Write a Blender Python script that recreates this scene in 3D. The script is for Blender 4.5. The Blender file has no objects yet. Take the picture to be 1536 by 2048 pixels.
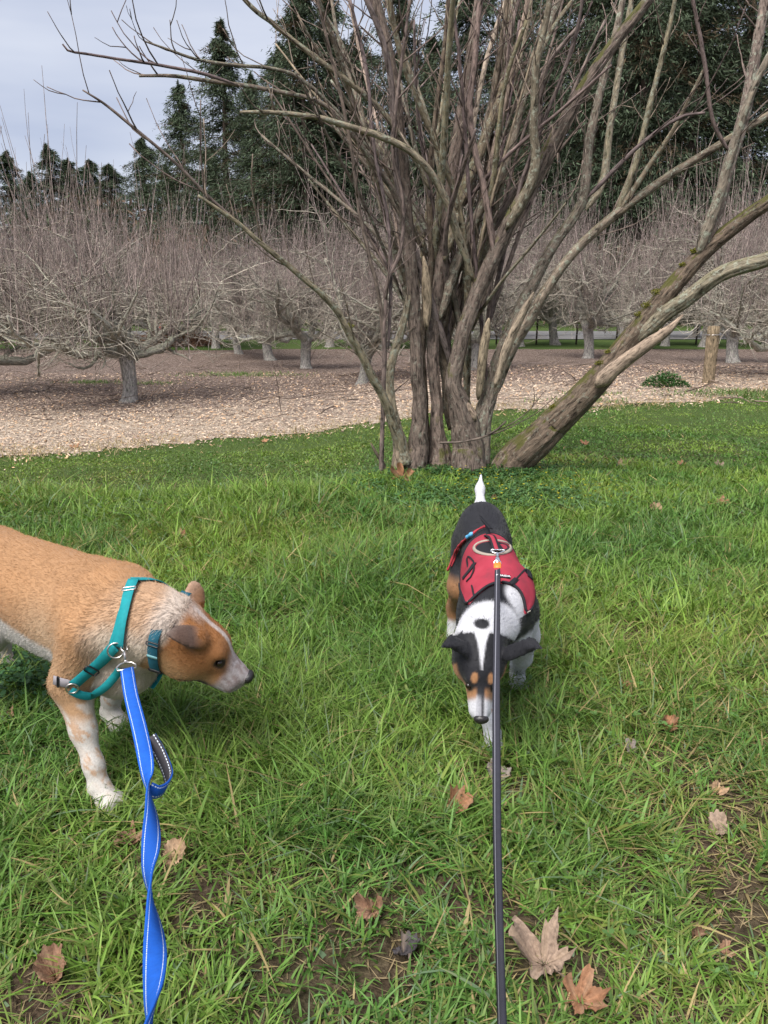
import bpy, math
import numpy as np
from mathutils import Vector, Matrix
from mathutils.bvhtree import BVHTree

scene = bpy.context.scene
col = scene.collection
R = math.radians

# ------------------------------------------------------------------ camera
CAM_H, PITCH, FPX = 1.10, R(15.2), 1597.0
cam_data = bpy.data.cameras.new('camera')
cam_data.sensor_fit = 'VERTICAL'
cam_data.sensor_height = 36.0
cam_data.lens = FPX / 2048 * 36.0
cam_data.clip_start = 0.02
cam_data.clip_end = 2000
cam = bpy.data.objects.new('camera', cam_data)
col.objects.link(cam)
cam.location = (0, 0, CAM_H)
cam.rotation_euler = (R(90) - PITCH, 0, 0)
scene.camera = cam

# ------------------------------------------------------------------ sky, sun, exposure
SUN_EL, SUN_AZ = R(56), R(215)      # azimuth clockwise from +Y
world = bpy.data.worlds.new('World')
scene.world = world
world.use_nodes = True
wt = world.node_tree
wt.nodes.clear()
w_out = wt.nodes.new('ShaderNodeOutputWorld')
w_sky = wt.nodes.new('ShaderNodeTexSky')
w_sky.sky_type = 'NISHITA'
w_sky.sun_disc = False
w_sky.sun_elevation = SUN_EL
w_sky.sun_rotation = SUN_AZ
w_bg = wt.nodes.new('ShaderNodeBackground')
w_bg.inputs['Strength'].default_value = 0.05
wt.links.new(w_sky.outputs[0], w_bg.inputs[0])
w_tc = wt.nodes.new('ShaderNodeTexCoord')
w_map = wt.nodes.new('ShaderNodeMapping')
w_map.inputs['Scale'].default_value = (1.0, 1.0, 5.0)
wt.links.new(w_tc.outputs['Generated'], w_map.inputs[0])
w_n = wt.nodes.new('ShaderNodeTexNoise')
w_n.inputs['Scale'].default_value = 2.1
w_n.inputs['Detail'].default_value = 4
w_n.inputs['Roughness'].default_value = 0.5
wt.links.new(w_map.outputs[0], w_n.inputs['Vector'])
w_r = wt.nodes.new('ShaderNodeValToRGB')
w_r.color_ramp.elements[0].position = 0.32
w_r.color_ramp.elements[0].color = (0.46, 0.51, 0.66, 1)
w_r.color_ramp.elements[1].position = 0.68
w_r.color_ramp.elements[1].color = (0.72, 0.75, 0.84, 1)
wt.links.new(w_n.outputs[0], w_r.inputs[0])
w_bg2 = wt.nodes.new('ShaderNodeBackground')
w_bg2.inputs['Strength'].default_value = 0.25
wt.links.new(w_r.outputs[0], w_bg2.inputs[0])
w_mix = wt.nodes.new('ShaderNodeMixShader')
w_mix.inputs[0].default_value = 0.92
wt.links.new(w_bg.outputs[0], w_mix.inputs[1])
wt.links.new(w_bg2.outputs[0], w_mix.inputs[2])
wt.links.new(w_mix.outputs[0], w_out.inputs[0])

sun_data = bpy.data.lights.new('sun', 'SUN')
sun_data.energy = 1.5
sun_data.angle = R(40)
sun_data.color = (1.0, 0.96, 0.90)
sun = bpy.data.objects.new('sun', sun_data)
col.objects.link(sun)
_sd = Vector((math.sin(SUN_AZ) * math.cos(SUN_EL), math.cos(SUN_AZ) * math.cos(SUN_EL), math.sin(SUN_EL)))
sun.rotation_euler = _sd.to_track_quat('Z', 'Y').to_euler()
sun.location = (0, 0, 30)

vs = scene.view_settings
vs.view_transform = 'Standard'
vs.look = 'None'
vs.exposure = 2.12
vs.gamma = 1.0
vs.use_curve_mapping = False
scene.cycles.max_bounces = 4
scene.cycles.use_adaptive_sampling = True
scene.cycles.adaptive_threshold = 0.025
scene.cycles.diffuse_bounces = 2
scene.cycles.transmission_bounces = 2
scene.cycles.glossy_bounces = 2
scene.cycles.transparent_max_bounces = 6

# ------------------------------------------------------------------ helpers
rng = np.random.default_rng(7)
CP, SP = math.cos(PITCH), math.sin(PITCH)


def ray(u, v):
    a = (np.asarray(u, float) - 768.0) / FPX
    b = (1024.0 - np.asarray(v, float)) / FPX
    return np.stack([a, CP + b * SP, -SP + b * CP], -1)


def px(u, v, d):
    """the point of the place seen at (u, v) of the photograph, d metres ahead"""
    r = ray(u, v)
    t = np.asarray(d, float) / r[..., 1]
    return r * t[..., None] + np.array([0, 0, CAM_H])


def hash2(ix, iy, seed):
    h = (ix.astype(np.int64) * 374761393 + iy.astype(np.int64) * 668265263 + seed * 1274126177) & 0xFFFFFFFF
    h = ((h ^ (h >> 13)) * 1274126177) & 0xFFFFFFFF
    h = h ^ (h >> 16)
    return (h & 0xFFFFFF) / float(0xFFFFFF)


def vnoise(x, y, seed=0):
    x = np.asarray(x, float); y = np.asarray(y, float)
    ix, iy = np.floor(x), np.floor(y)
    fx, fy = x - ix, y - iy
    fx = fx * fx * (3 - 2 * fx); fy = fy * fy * (3 - 2 * fy)
    a = hash2(ix, iy, seed); b = hash2(ix + 1, iy, seed)
    c = hash2(ix, iy + 1, seed); d = hash2(ix + 1, iy + 1, seed)
    return (a * (1 - fx) + b * fx) * (1 - fy) + (c * (1 - fx) + d * fx) * fy


def fbm(x, y, seed=0, o=3):
    s, a, t = 0, 0.5, 0
    for i in range(o):
        s = s + a * vnoise(x * 2 ** i, y * 2 ** i, seed + i * 17)
        t += a; a *= 0.5
    return s / t


def sstep(a, b, x):
    t = np.clip((np.asarray(x, float) - a) / (b - a), 0, 1)
    return t * t * (3 - 2 * t)


def gz(x, y):
    """height of the ground"""
    x = np.asarray(x, float); y = np.asarray(y, float)
    left = 1 - sstep(-1.1, 0.9, x)
    drop = 0.10 + 0.24 * left
    drop = drop + (0.34 - drop) * sstep(10, 22, y)
    yc = 4.25 + 0.45 * sstep(-1.5, 0.6, x) + 0.12 * np.sin(x * 1.9)
    w = 2.6 - 1.45 * left
    z = -drop * sstep(0, 1, (y - yc) / w)
    z = z - 0.04 * sstep(9, 24, y)
    near = 1 - sstep(5, 8, y)
    z = z + near * (0.030 * (fbm(x * 1.3 + 9, y * 1.3, 3, 2) - 0.5)) + 0.05 * (1 - near) * (fbm(x * 0.35, y * 0.35, 5, 2) - 0.5) * (1 - sstep(20, 24, y))
    z = z + 0.014 * (fbm(x * 13, y * 13, 8, 3) - 0.5) * (1 - sstep(2.3, 2.8, y))
    return z


def ground_at(u, v):
    d = 3.0
    for _ in range(40):
        r = ray(u, v)
        t = d / r[1]
        p = r * t
        z = float(gz(p[0], p[1]))
        if r[2] > -0.012:
            t2 = d / r[1]
        else:
            t2 = (CAM_H - z) / -r[2]
        d = 0.5 * d + 0.5 * min(t2 * r[1], 120)
    t = d / r[1]
    return np.array([r[0] * t, r[1] * t, float(gz(r[0] * t, r[1] * t))])


def mulch_edge(x):
    """y at which the wood chips begin"""
    return np.interp(x, [-9, -3.6, -2.2, -1.0, 0.0, 1.2, 2.4, 3.6, 4.8, 7, 12],
                     [7.0, 7.1, 7.9, 8.3, 8.5, 8.5, 8.7, 9.2, 10.0, 10.6, 11])


# ------------------------------------------------------------------ mesh building
def link(o, parent=None):
    col.objects.link(o)
    if parent is not None:
        o.parent = parent
    return o


def mesh_np(name, V, faces, mat=None, smooth=True, parent=None, colors=None, vecs=None, mat_idx=None):
    """V (n,3); faces: list of int arrays, each (m, k)"""
    me = bpy.data.meshes.new(name)
    V = np.ascontiguousarray(V, np.float32)
    me.vertices.add(len(V))
    me.vertices.foreach_set('co', V.ravel())
    if not isinstance(faces, (list, tuple)):
        faces = [faces]
    faces = [np.asarray(f, np.int32) for f in faces if len(f)]
    li = np.concatenate([f.ravel() for f in faces])
    tot = np.concatenate([np.full(len(f), f.shape[1], np.int32) for f in faces])
    start = np.concatenate([[0], np.cumsum(tot)[:-1]]).astype(np.int32)
    me.loops.add(len(li))
    me.loops.foreach_set('vertex_index', li.astype(np.int32))
    me.polygons.add(len(tot))
    me.polygons.foreach_set('loop_start', start)
    me.polygons.foreach_set('loop_total', tot)
    if smooth:
        me.polygons.foreach_set('use_smooth', np.ones(len(tot), bool))
    if mat_idx is not None:
        me.polygons.foreach_set('material_index', np.asarray(mat_idx, np.int32))
    me.update(calc_edges=True)
    if colors is not None:
        at = me.attributes.new('tint', 'FLOAT_COLOR', 'POINT')
        c = np.ones((len(V), 4), np.float32); c[:, :3] = colors
        at.data.foreach_set('color', c.ravel())
    if vecs is not None:
        at = me.attributes.new('grain', 'FLOAT_VECTOR', 'POINT')
        at.data.foreach_set('vector', np.ascontiguousarray(vecs, np.float32).ravel())
    for m in (mat if isinstance(mat, (list, tuple)) else [mat]):
        if m is not None:
            me.materials.append(m)
    o = bpy.data.objects.new(name, me)
    return link(o, parent)


class MB:
    """collects pieces of one mesh"""
    def __init__(s):
        s.V, s.F, s.C, s.G, s.n = [], {}, [], [], 0

    def add(s, V, F, color=None, grain=None):
        V = np.asarray(V, float)
        s.V.append(V)
        for f in (F if isinstance(F, list) else [F]):
            f = np.asarray(f, np.int64)
            if len(f):
                s.F.setdefault(f.shape[1], []).append(f + s.n)
        s.C.append(np.broadcast_to(np.asarray(color if color is not None else (1, 1, 1), float), V.shape))
        s.G.append(np.broadcast_to(np.asarray(grain if grain is not None else (0, 0, 0), float), V.shape))
        s.n += len(V)

    def build(s, name, mat, parent=None, smooth=True):
        F = [np.concatenate(v) for v in s.F.values()]
        return mesh_np(name, np.concatenate(s.V), F, mat, smooth, parent, np.concatenate(s.C), np.concatenate(s.G))


def thing(name, label, cat, loc=(0, 0, 0), group=None):
    o = bpy.data.objects.new(name, None)
    o.empty_display_size = 0.05
    link(o)
    o.location = loc
    return tag(o, label, cat, group)


def tag(o, label=None, cat=None, group=None, kind=None):
    if label: o['label'] = label
    if cat: o['category'] = cat
    if group: o['group'] = group
    if kind: o['kind'] = kind
    return o


def nrm(v):
    v = np.asarray(v, float)
    return v / (np.linalg.norm(v, axis=-1, keepdims=True) + 1e-12)


def tubes(P, Rad, sides=6, cap=True, wob=None, twist0=0.0):
    """P (N,K,3) centre lines, Rad (N,K) -> V, [faces], grain (cylinder coordinates)"""
    P = np.asarray(P, float); Rad = np.asarray(Rad, float)
    N, K, _ = P.shape
    T = np.empty_like(P)
    T[:, 1:-1] = P[:, 2:] - P[:, :-2]; T[:, 0] = P[:, 1] - P[:, 0]; T[:, -1] = P[:, -1] - P[:, -2]
    T = nrm(T)
    mt = np.abs(T).mean(1)
    ref = np.zeros((N, 3)); ref[np.arange(N), mt.argmin(1)] = 1
    A = nrm(np.cross(T, ref[:, None, :])); B = np.cross(T, A)
    th = np.linspace(0, 2 * np.pi, sides, endpoint=False) + twist0
    c, s_ = np.cos(th), np.sin(th)
    rr = Rad[:, :, None] * (wob if wob is not None else 1.0)
    rr = np.broadcast_to(rr, (N, K, sides))
    V = P[:, :, None, :] + rr[..., None] * (A[:, :, None, :] * c[:, None] + B[:, :, None, :] * s_[:, None])
    idx = np.arange(N * K * sides).reshape(N, K, sides)
    a = idx[:, :-1, :]; b = np.roll(a, -1, 2); d = idx[:, 1:, :]; e = np.roll(d, -1, 2)
    F = [np.stack([a, b, e, d], -1).reshape(-1, 4)]
    seg = np.linalg.norm(np.diff(P, axis=1), axis=2)
    L = np.concatenate([np.zeros((N, 1)), np.cumsum(seg, 1)], 1)
    off = rng.random((N, 1, 1)) * 37
    G = np.stack(np.broadcast_arrays(rr * c, rr * s_, L[:, :, None] + off), -1).reshape(-1, 3)
    V = V.reshape(-1, 3)
    if cap and sides > 3:
        F.append(idx[:, -1, :].reshape(-1, sides))
        F.append(idx[:, 0, ::-1].reshape(-1, sides))
    return V, F, G


def grow(P0, D, L, K, wob=0.15, up=0.0, r=None):
    """batch of wandering shoots: (N,K,3)"""
    N = len(P0)
    P = np.empty((N, K, 3)); P[:, 0] = P0
    d = nrm(D)
    st = np.asarray(L, float)[:, None] / (K - 1)
    for k in range(1, K):
        d = nrm(d + rng.normal(0, 1, (N, 3)) * np.asarray(wob).reshape(-1, 1) + np.array([0, 0, 1.0]) * np.asarray(up).reshape(-1, 1))
        P[:, k] = P[:, k - 1] + d * st
    return P


def catmull(pts, per=8):
    pts = np.asarray(pts, float)
    p = np.vstack([2 * pts[0] - pts[1], pts, 2 * pts[-1] - pts[-2]])
    out = []
    for i in range(1, len(p) - 2):
        t = np.linspace(0, 1, per, endpoint=False)[:, None]
        a, b, c, d = p[i - 1], p[i], p[i + 1], p[i + 2]
        out.append(0.5 * (2 * b + (c - a) * t + (2 * a - 5 * b + 4 * c - d) * t ** 2 + (3 * b - a - 3 * c + d) * t ** 3))
    out.append(pts[-1:])
    return np.vstack(out)


# ------------------------------------------------------------------ material helpers
class NT:
    def __init__(s, name):
        s.m = bpy.data.materials.new(name)
        s.m.use_nodes = True
        s.t = s.m.node_tree
        s.t.nodes.clear()
        s.out = s.t.nodes.new('ShaderNodeOutputMaterial')

    def n(s, typ, props=None, **ins):
        nd = s.t.nodes.new('ShaderNode' + typ)
        for k, v in (props or {}).items():
            setattr(nd, k, v)
        for k, v in ins.items():
            s.set(nd, k, v)
        return nd

    def set(s, nd, k, v):
        inp = None
        if isinstance(k, str):
            kk = k.replace('_', ' ')
            for i in nd.inputs:
                if i.name == kk and i.enabled:
                    inp = i; break
            if inp is None and k.startswith('i') and k[1:].isdigit():
                inp = nd.inputs[int(k[1:])]
        if inp is None:
            raise KeyError(k)
        if isinstance(v, bpy.types.NodeSocket):
            s.t.links.new(v, inp)
        elif isinstance(v, bpy.types.Node):
            s.t.links.new(v.outputs[0], inp)
        else:
            if hasattr(inp.default_value, '__len__') and len(inp.default_value) == 4 and len(v) == 3:
                v = tuple(v) + (1,)
            inp.default_value = v

    def attr(s, name='tint'):
        return s.n('Attribute', {'attribute_name': name})

    def noise(s, vec, scale, detail=3, rough=0.55, dist=0.0):
        return s.n('TexNoise', Vector=vec, Scale=scale, Detail=detail, Roughness=rough, Distortion=dist)

    def ramp(s, fac, stops):
        r = s.n('ValToRGB')
        e = r.color_ramp.elements
        while len(e) < len(stops):
            e.new(0.5)
        for el, (p, c) in zip(e, stops):
            el.position = p
            el.color = tuple(c) + (1,) if len(c) == 3 else c
        s.t.links.new(fac if isinstance(fac, bpy.types.NodeSocket) else fac.outputs[0], r.inputs[0])
        return r

    def mix(s, fac, a, b, mode='MIX'):
        m = s.n('MixRGB', {'blend_type': mode})
        s.set(m, 'i0', fac); s.set(m, 'i1', a); s.set(m, 'i2', b)
        return m

    def math(s, op, a, b=None):
        m = s.n('Math', {'operation': op})
        s.set(m, 'i0', a)
        if b is not None:
            s.set(m, 'i1', b)
        return m

    def bump(s, h, strength=0.4, dist=0.01):
        return s.n('Bump', Height=h, Strength=strength, Distance=dist)

    def bsdf(s, color, rough=0.8, normal=None, spec=0.3, metal=0.0, **kw):
        b = s.n('BsdfPrincipled', Base_Color=color, Roughness=rough, Metallic=metal)
        b.inputs['Specular IOR Level'].default_value = spec
        for k, v in kw.items():
            s.set(b, k, v)
        if normal is not None:
            s.set(b, 'Normal', normal)
        return b

    def done(s, sh):
        s.t.links.new(sh.outputs[0], s.out.inputs[0])
        return s.m


def geo_pos(t):
    return t.n('NewGeometry').outputs['Position']


def leafy(name, trans=0.35, rough=0.55, spec=0.25):
    """thin leaf: colour from the tint attribute, light passes through"""
    t = NT(name)
    c = t.attr()
    b = t.bsdf(c.outputs['Color'], rough, spec=spec)
    tr = t.n('BsdfTranslucent', Color=t.mix(1.0, c.outputs['Color'], (1.0, 1.0, 0.65), 'MULTIPLY'))
    m = t.n('MixShader', Fac=trans)
    t.t.links.new(b.outputs[0], m.inputs[1]); t.t.links.new(tr.outputs[0], m.inputs[2])
    return t.done(m)


def plain(name, c, rough=0.6, spec=0.4, metal=0.0, var=0.12, scale=60, bump=0.0):
    t = NT(name)
    g = geo_pos(t)
    n = t.noise(g, scale, 3)
    lo = tuple(max(0, x * (1 - var)) for x in c); hi = tuple(min(1, x * (1 + var)) for x in c)
    cc = t.ramp(n, [(0.3, lo), (0.7, hi)])
    nm = t.bump(n.outputs[0], bump, 0.002) if bump else None
    return t.done(t.bsdf(cc, rough, nm, spec, metal))


def tinted(name, rough=0.8, spec=0.2, bump=0.3, scale=40, dist=0.004, var=0.35):
    """colour from the tint attribute with a little grain"""
    t = NT(name)
    g = geo_pos(t)
    n = t.noise(g, scale, 4, 0.6)
    v = t.ramp(n, [(0.25, (1 - var,) * 3), (0.75, (1 + var,) * 3)])
    c = t.mix(1.0, t.attr().outputs['Color'], v, 'MULTIPLY')
    return t.done(t.bsdf(c, rough, t.bump(n.outputs[0], bump, dist), spec))
# ------------------------------------------------------------------ ground
def mat_ground():
    t = NT('soil_and_turf')
    g = geo_pos(t)
    n1 = t.noise(g, 2.2, 4, 0.6)
    n2 = t.noise(g, 55, 4, 0.65)
    n3 = t.noise(g, 0.55, 3, 0.5)
    soil = t.ramp(n2, [(0.28, (0.018, 0.012, 0.008)), (0.5, (0.062, 0.042, 0.029)), (0.66, (0.11, 0.078, 0.054)), (0.8, (0.17, 0.13, 0.09))])
    turf = t.ramp(n2, [(0.3, (0.012, 0.022, 0.006)), (0.6, (0.045, 0.075, 0.02)), (0.85, (0.09, 0.12, 0.04))])
    far = t.ramp(n3, [(0.3, (0.05, 0.085, 0.022)), (0.7, (0.09, 0.12, 0.035))])
    sep = t.n('SeparateXYZ', Vector=g)
    f1 = t.ramp(n1, [(0.42, (0, 0, 0)), (0.6, (1, 1, 1))])
    near = t.mix(t.math('MULTIPLY', f1.outputs[0], -0.22).outputs[0], soil, turf)
    near = t.mix(t.math('MULTIPLY', t.math('SUBTRACT', 1.0, f1.outputs[0]), 0.25).outputs[0], soil, turf)
    ff = t.n('MapRange', Value=sep.outputs[1], From_Min=4.6, From_Max=7.0)
    c = t.mix(ff.outputs[0], near, t.mix(0.6, turf, far))
    return t.done(t.bsdf(c, 0.95, t.bump(n2.outputs[0], 0.9, 0.02), 0.1))


def mat_mulch():
    t = NT('bark_mulch')
    g = geo_pos(t)
    mp = t.n('Mapping', Vector=g)
    mp.inputs['Scale'].default_value = (1.0, 1.0, 1.0)
    v = t.n('TexVoronoi', {'feature': 'F1'}, Vector=mp, Scale=46.0, Randomness=1.0)
    n2 = t.noise(g, 0.7, 4, 0.6)
    n3 = t.noise(g, 4.5, 4, 0.6)
    sep = t.n('SeparateColor', Color=v.outputs['Color'])
    pale = t.ramp(sep.outputs[0], [(0.0, (0.15, 0.10, 0.075)), (0.3, (0.36, 0.278, 0.208)), (0.7, (0.50, 0.405, 0.315)), (1.0, (0.60, 0.505, 0.41))])
    dark = t.ramp(sep.outputs[0], [(0.0, (0.055, 0.040, 0.034)), (0.45, (0.175, 0.128, 0.106)), (0.8, (0.28, 0.21, 0.175)), (1.0, (0.45, 0.36, 0.30))])
    at = t.attr()
    k = t.math('ADD', t.math('MULTIPLY', n3.outputs[0], 1.3), t.math('MULTIPLY', n2.outputs[0], 0.7))
    k2 = t.math('ADD', k, t.n('SeparateColor', Color=at.outputs['Color']).outputs[0])
    f = t.ramp(k2, [(1.10 / 2, (0, 0, 0)), (1.55 / 2, (1, 1, 1))])
    f.color_ramp.elements[0].position = 0.48; f.color_ramp.elements[1].position = 0.72
    half = t.math('MULTIPLY', k2, 0.5)
    t.t.links.new(half.outputs[0], f.inputs[0])
    c = t.mix(f, pale, dark)
    h = t.math('ADD', v.outputs['Distance'], sep.outputs[1])
    return t.done(t.bsdf(c, 0.95, t.bump(h, 1.0, 0.03), 0.1))


M_ground = mat_ground()
M_mulch = mat_mulch()

xs = np.concatenate([-np.geomspace(400, 6.2, 30), np.arange(-6, -1.8, 0.12), np.arange(-1.8, 1.8, 0.035), np.arange(1.8, 6.01, 0.12), np.geomspace(6.2, 400, 30)])
ys = np.concatenate([[-60, -20, -8, -3], np.arange(-1, 0.7, 0.10), np.arange(0.72, 2.8, 0.03), np.arange(2.8, 9.01, 0.10), np.arange(9.3, 26, 0.6), np.geomspace(27, 600, 24)])
X, Y = np.meshgrid(xs, ys)
Z = gz(X, Y)
nx_, ny_ = len(xs), len(ys)
ii = np.arange(nx_ * ny_).reshape(ny_, nx_)
quads = np.stack([ii[:-1, :-1], ii[:-1, 1:], ii[1:, 1:], ii[1:, :-1]], -1).reshape(-1, 4)
ground = mesh_np('ground', np.stack([X, Y, Z], -1).reshape(-1, 3), quads, M_ground)
tag(ground, kind='structure')

# wood chip bed: its own sheet a little above the ground, with a ragged edge
xs = np.arange(-16, 20.01, 0.16); ys = np.concatenate([np.arange(6.4, 12, 0.10), np.arange(12, 25.2, 0.4)])
X, Y = np.meshgrid(xs, ys)
E = mulch_edge(X) + 0.5 * (fbm(X * 1.4, X * 0 + 3, 11, 3) - 0.5) + 0.35 * (fbm(X * 4, Y * 4, 12, 2) - 0.5)
far_edge = 23.0 + 0.9 * (fbm(X * 0.5, X * 0 + 1, 15, 2) - 0.5)
inside = (Y > E) & (Y < far_edge)
Z = gz(X, Y) + 0.004 + sstep(0.0, 0.5, Y - E) * (0.010 + 0.03 * (fbm(X * 2.5, Y * 2.5, 14, 3) - 0.40))
ii = np.arange(X.size).reshape(X.shape)
quads = np.stack([ii[:-1, :-1], ii[:-1, 1:], ii[1:, 1:], ii[1:, :-1]], -1)
keep = inside[:-1, :-1] & inside[1:, 1:] & inside[:-1, 1:] & inside[1:, :-1]
# how much of it is old dark litter (further in) or fresh pale chip (near the lawn)
dark = 0.66 * sstep(0.8, 6.5, Y - mulch_edge(X)) + 0.25 * fbm(X * 0.6, Y * 0.9, 21, 3) - 0.25 * sstep(11, 8, Y)
used = np.unique(quads[keep].ravel())
remap = -np.ones(X.size, int); remap[used] = np.arange(len(used))
Vm = np.stack([X, Y, Z], -1).reshape(-1, 3)[used]
dk = dark.ravel()[used]
mulch = mesh_np('mulch_bed', Vm, remap[quads[keep]], M_mulch, colors=np.stack([dk, dk, dk], -1))
tag(mulch, kind='structure')

# road behind the orchard
def mat_road():
    t = NT('worn_asphalt')
    g = geo_pos(t)
    n = t.noise(g, 3, 4, 0.6)
    n2 = t.noise(g, 90, 2)
    c = t.mix(0.35, t.ramp(n, [(0.3, (0.10, 0.098, 0.10)), (0.7, (0.16, 0.155, 0.155))]), t.ramp(n2, [(0.3, (0.07, 0.07, 0.07)), (0.7, (0.22, 0.215, 0.21))]))
    return t.done(t.bsdf(c, 0.9, t.bump(n2.outputs[0], 0.3, 0.004), 0.2))


xs = np.linspace(-60, 70, 66); ys = np.linspace(28.0, 34.5, 6)
X, Y = np.meshgrid(xs, ys)
ii = np.arange(X.size).reshape(X.shape)
road = mesh_np('road', np.stack([X, Y, gz(X, Y) + 0.02], -1).reshape(-1, 3),
               np.stack([ii[:-1, :-1], ii[:-1, 1:], ii[1:, 1:], ii[1:, :-1]], -1).reshape(-1, 4), mat_road())
tag(road, kind='structure')

# loose chips and leaf litter on the bed (far too many to count)
M_chip = tinted('wood_chip', 0.9, 0.1, 0.2, 60, 0.002, 0.25)


def scatter_chips():
    N = 56000
    x = rng.uniform(-8, 9.5, N); y = 6.4 + 9.0 * rng.random(N) ** 1.7
    e = mulch_edge(x) + 0.5 * (fbm(x * 1.4, x * 0 + 3, 11, 3) - 0.5)
    keep = (y > e + rng.normal(-0.06, 0.20, N)) & (np.abs(x) < 0.62 * y + 0.6)
    x, y = x[keep], y[keep]; N = len(x); e_ = e[keep]
    L = rng.uniform(0.012, 0.044, N); W = L * rng.uniform(0.2, 0.55, N)
    th = rng.uniform(0, np.pi, N)
    tilt = rng.normal(0, 0.25, (N, 2))
    z = gz(x, y) + 0.010 + 0.018 * sstep(0, .5, y - e_) + rng.uniform(0, 0.012, N)
    ax = np.stack([np.cos(th), np.sin(th), tilt[:, 0]], -1) * L[:, None] * 0.5
    ay = np.stack([-np.sin(th), np.cos(th), tilt[:, 1]], -1) * W[:, None] * 0.5
    c = np.stack([x, y, z], -1)
    up = np.array([0, 0, 1.0])
    V = np.stack([c - ax - ay * 0.6, c + ax * 0.9 - ay, c + ax + ay * 0.7, c - ax * 0.8 + ay, c + up * 0.006], 1)
    k = np.arange(N)[:, None] * 5
    F = np.concatenate([k + np.array([[0, 1, 4]]), k + np.array([[1, 2, 4]]), k + np.array([[2, 3, 4]]), k + np.array([[3, 0, 4]])])
    dark = 0.16 + sstep(0.8, 6.0, y - mulch_edge(x)) * 0.45 + 0.5 * (fbm(x * 1.2, y * 1.2, 31, 3) - 0.45)
    isd = rng.random(N) < np.clip(dark, 0.08, 0.9)
    pale = np.array([0.47, 0.365, 0.275]) * rng.uniform(0.65, 1.3, (N, 1))
    pale[rng.random(N) < 0.25] *= np.array([1.0, 0.82, 0.64])
    brown = np.array([0.17, 0.118, 0.094]) * rng.uniform(0.5, 1.7, (N, 1))
    C = np.where(isd[:, None], brown, pale)
    C = np.clip(C * 1.1, 0, 0.7)
    o = mesh_np('wood_chips', V.reshape(-1, 3), F, M_chip, False, None, np.repeat(C, 5, 0))
    tag(o, 'pale loose wood chips and leaf litter on the mulch bed', 'wood chips', kind='stuff')


scatter_chips()

# ------------------------------------------------------------------ grass
M_blade = leafy('grass_blade', 0.38, 0.5, 0.3)

DIRT = [(440, 1785, .12, .85), (560, 1800, .13, .85), (35, 2000, .10, 1), (640, 1850, .10, .8), (1515, 1620, .10, .65), (1400, 1700, .08, .4),
        (1110, 1960, .14, .9), (1180, 2010, .12, .9), (1310, 1975, .10, .9), (1440, 1870, .08, .8), (1275, 1770, .09, .8), (1480, 1790, .09, .5),
        (1020, 1580, .07, .7), (340, 1690, .08, .8), (1250, 1270, .10, .9), (1120, 1180, .07, .8), (570, 1240, .09, .6), (880, 1620, .06, .6),
        (60, 1740, .05, .7), (1160, 1880, .08, .6), (770, 1800, .1, .5), (960, 1560, .06, .6), (1330, 1520, .08, .6), (880, 1960, .06, .6), (790, 1920, .06, .8)]
DIRT_W = [(ground_at(u, v), r, s) for u, v, r, s in DIRT]
LUSH = [(740, 1170, .42, 1.0), (600, 1420, .35, .5), (330, 1450, .3, .4), (880, 1350, .25, .4), (1130, 1560, .25, .3), (250, 1700, .3, .35), (780, 1570, .3, .35), (160, 1020, .9, .4), (520, 1010, .7, .4)]
LUSH_W = [(ground_at(u, v), r, s) for u, v, r, s in LUSH]


def dirt_at(x, y):
    s = np.zeros_like(x)
    for p, r, k in DIRT_W:
        q = ((x - p[0]) ** 2 + ((y - p[1]) * 0.8) ** 2) / (r * r)
        s = np.maximum(s, k * np.exp(-q * 1.2))
    n = fbm(x * 6, y * 6, 41, 3)
    # worn towards the photographer's feet
    worn = sstep(2.0, 1.1, y) * 0.30 + sstep(2.6, 1.3, y) * sstep(0.1, 0.8, x) * 0.15
    return s * (0.6 + 0.9 * n) + worn * sstep(0.42, 0.68, n)


def lush_at(x, y):
    s = np.zeros_like(x)
    for p, r, k in LUSH_W:
        s = s + k * np.exp(-((x - p[0]) ** 2 + (y - p[1]) ** 2) / (r * r))
    return s


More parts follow.
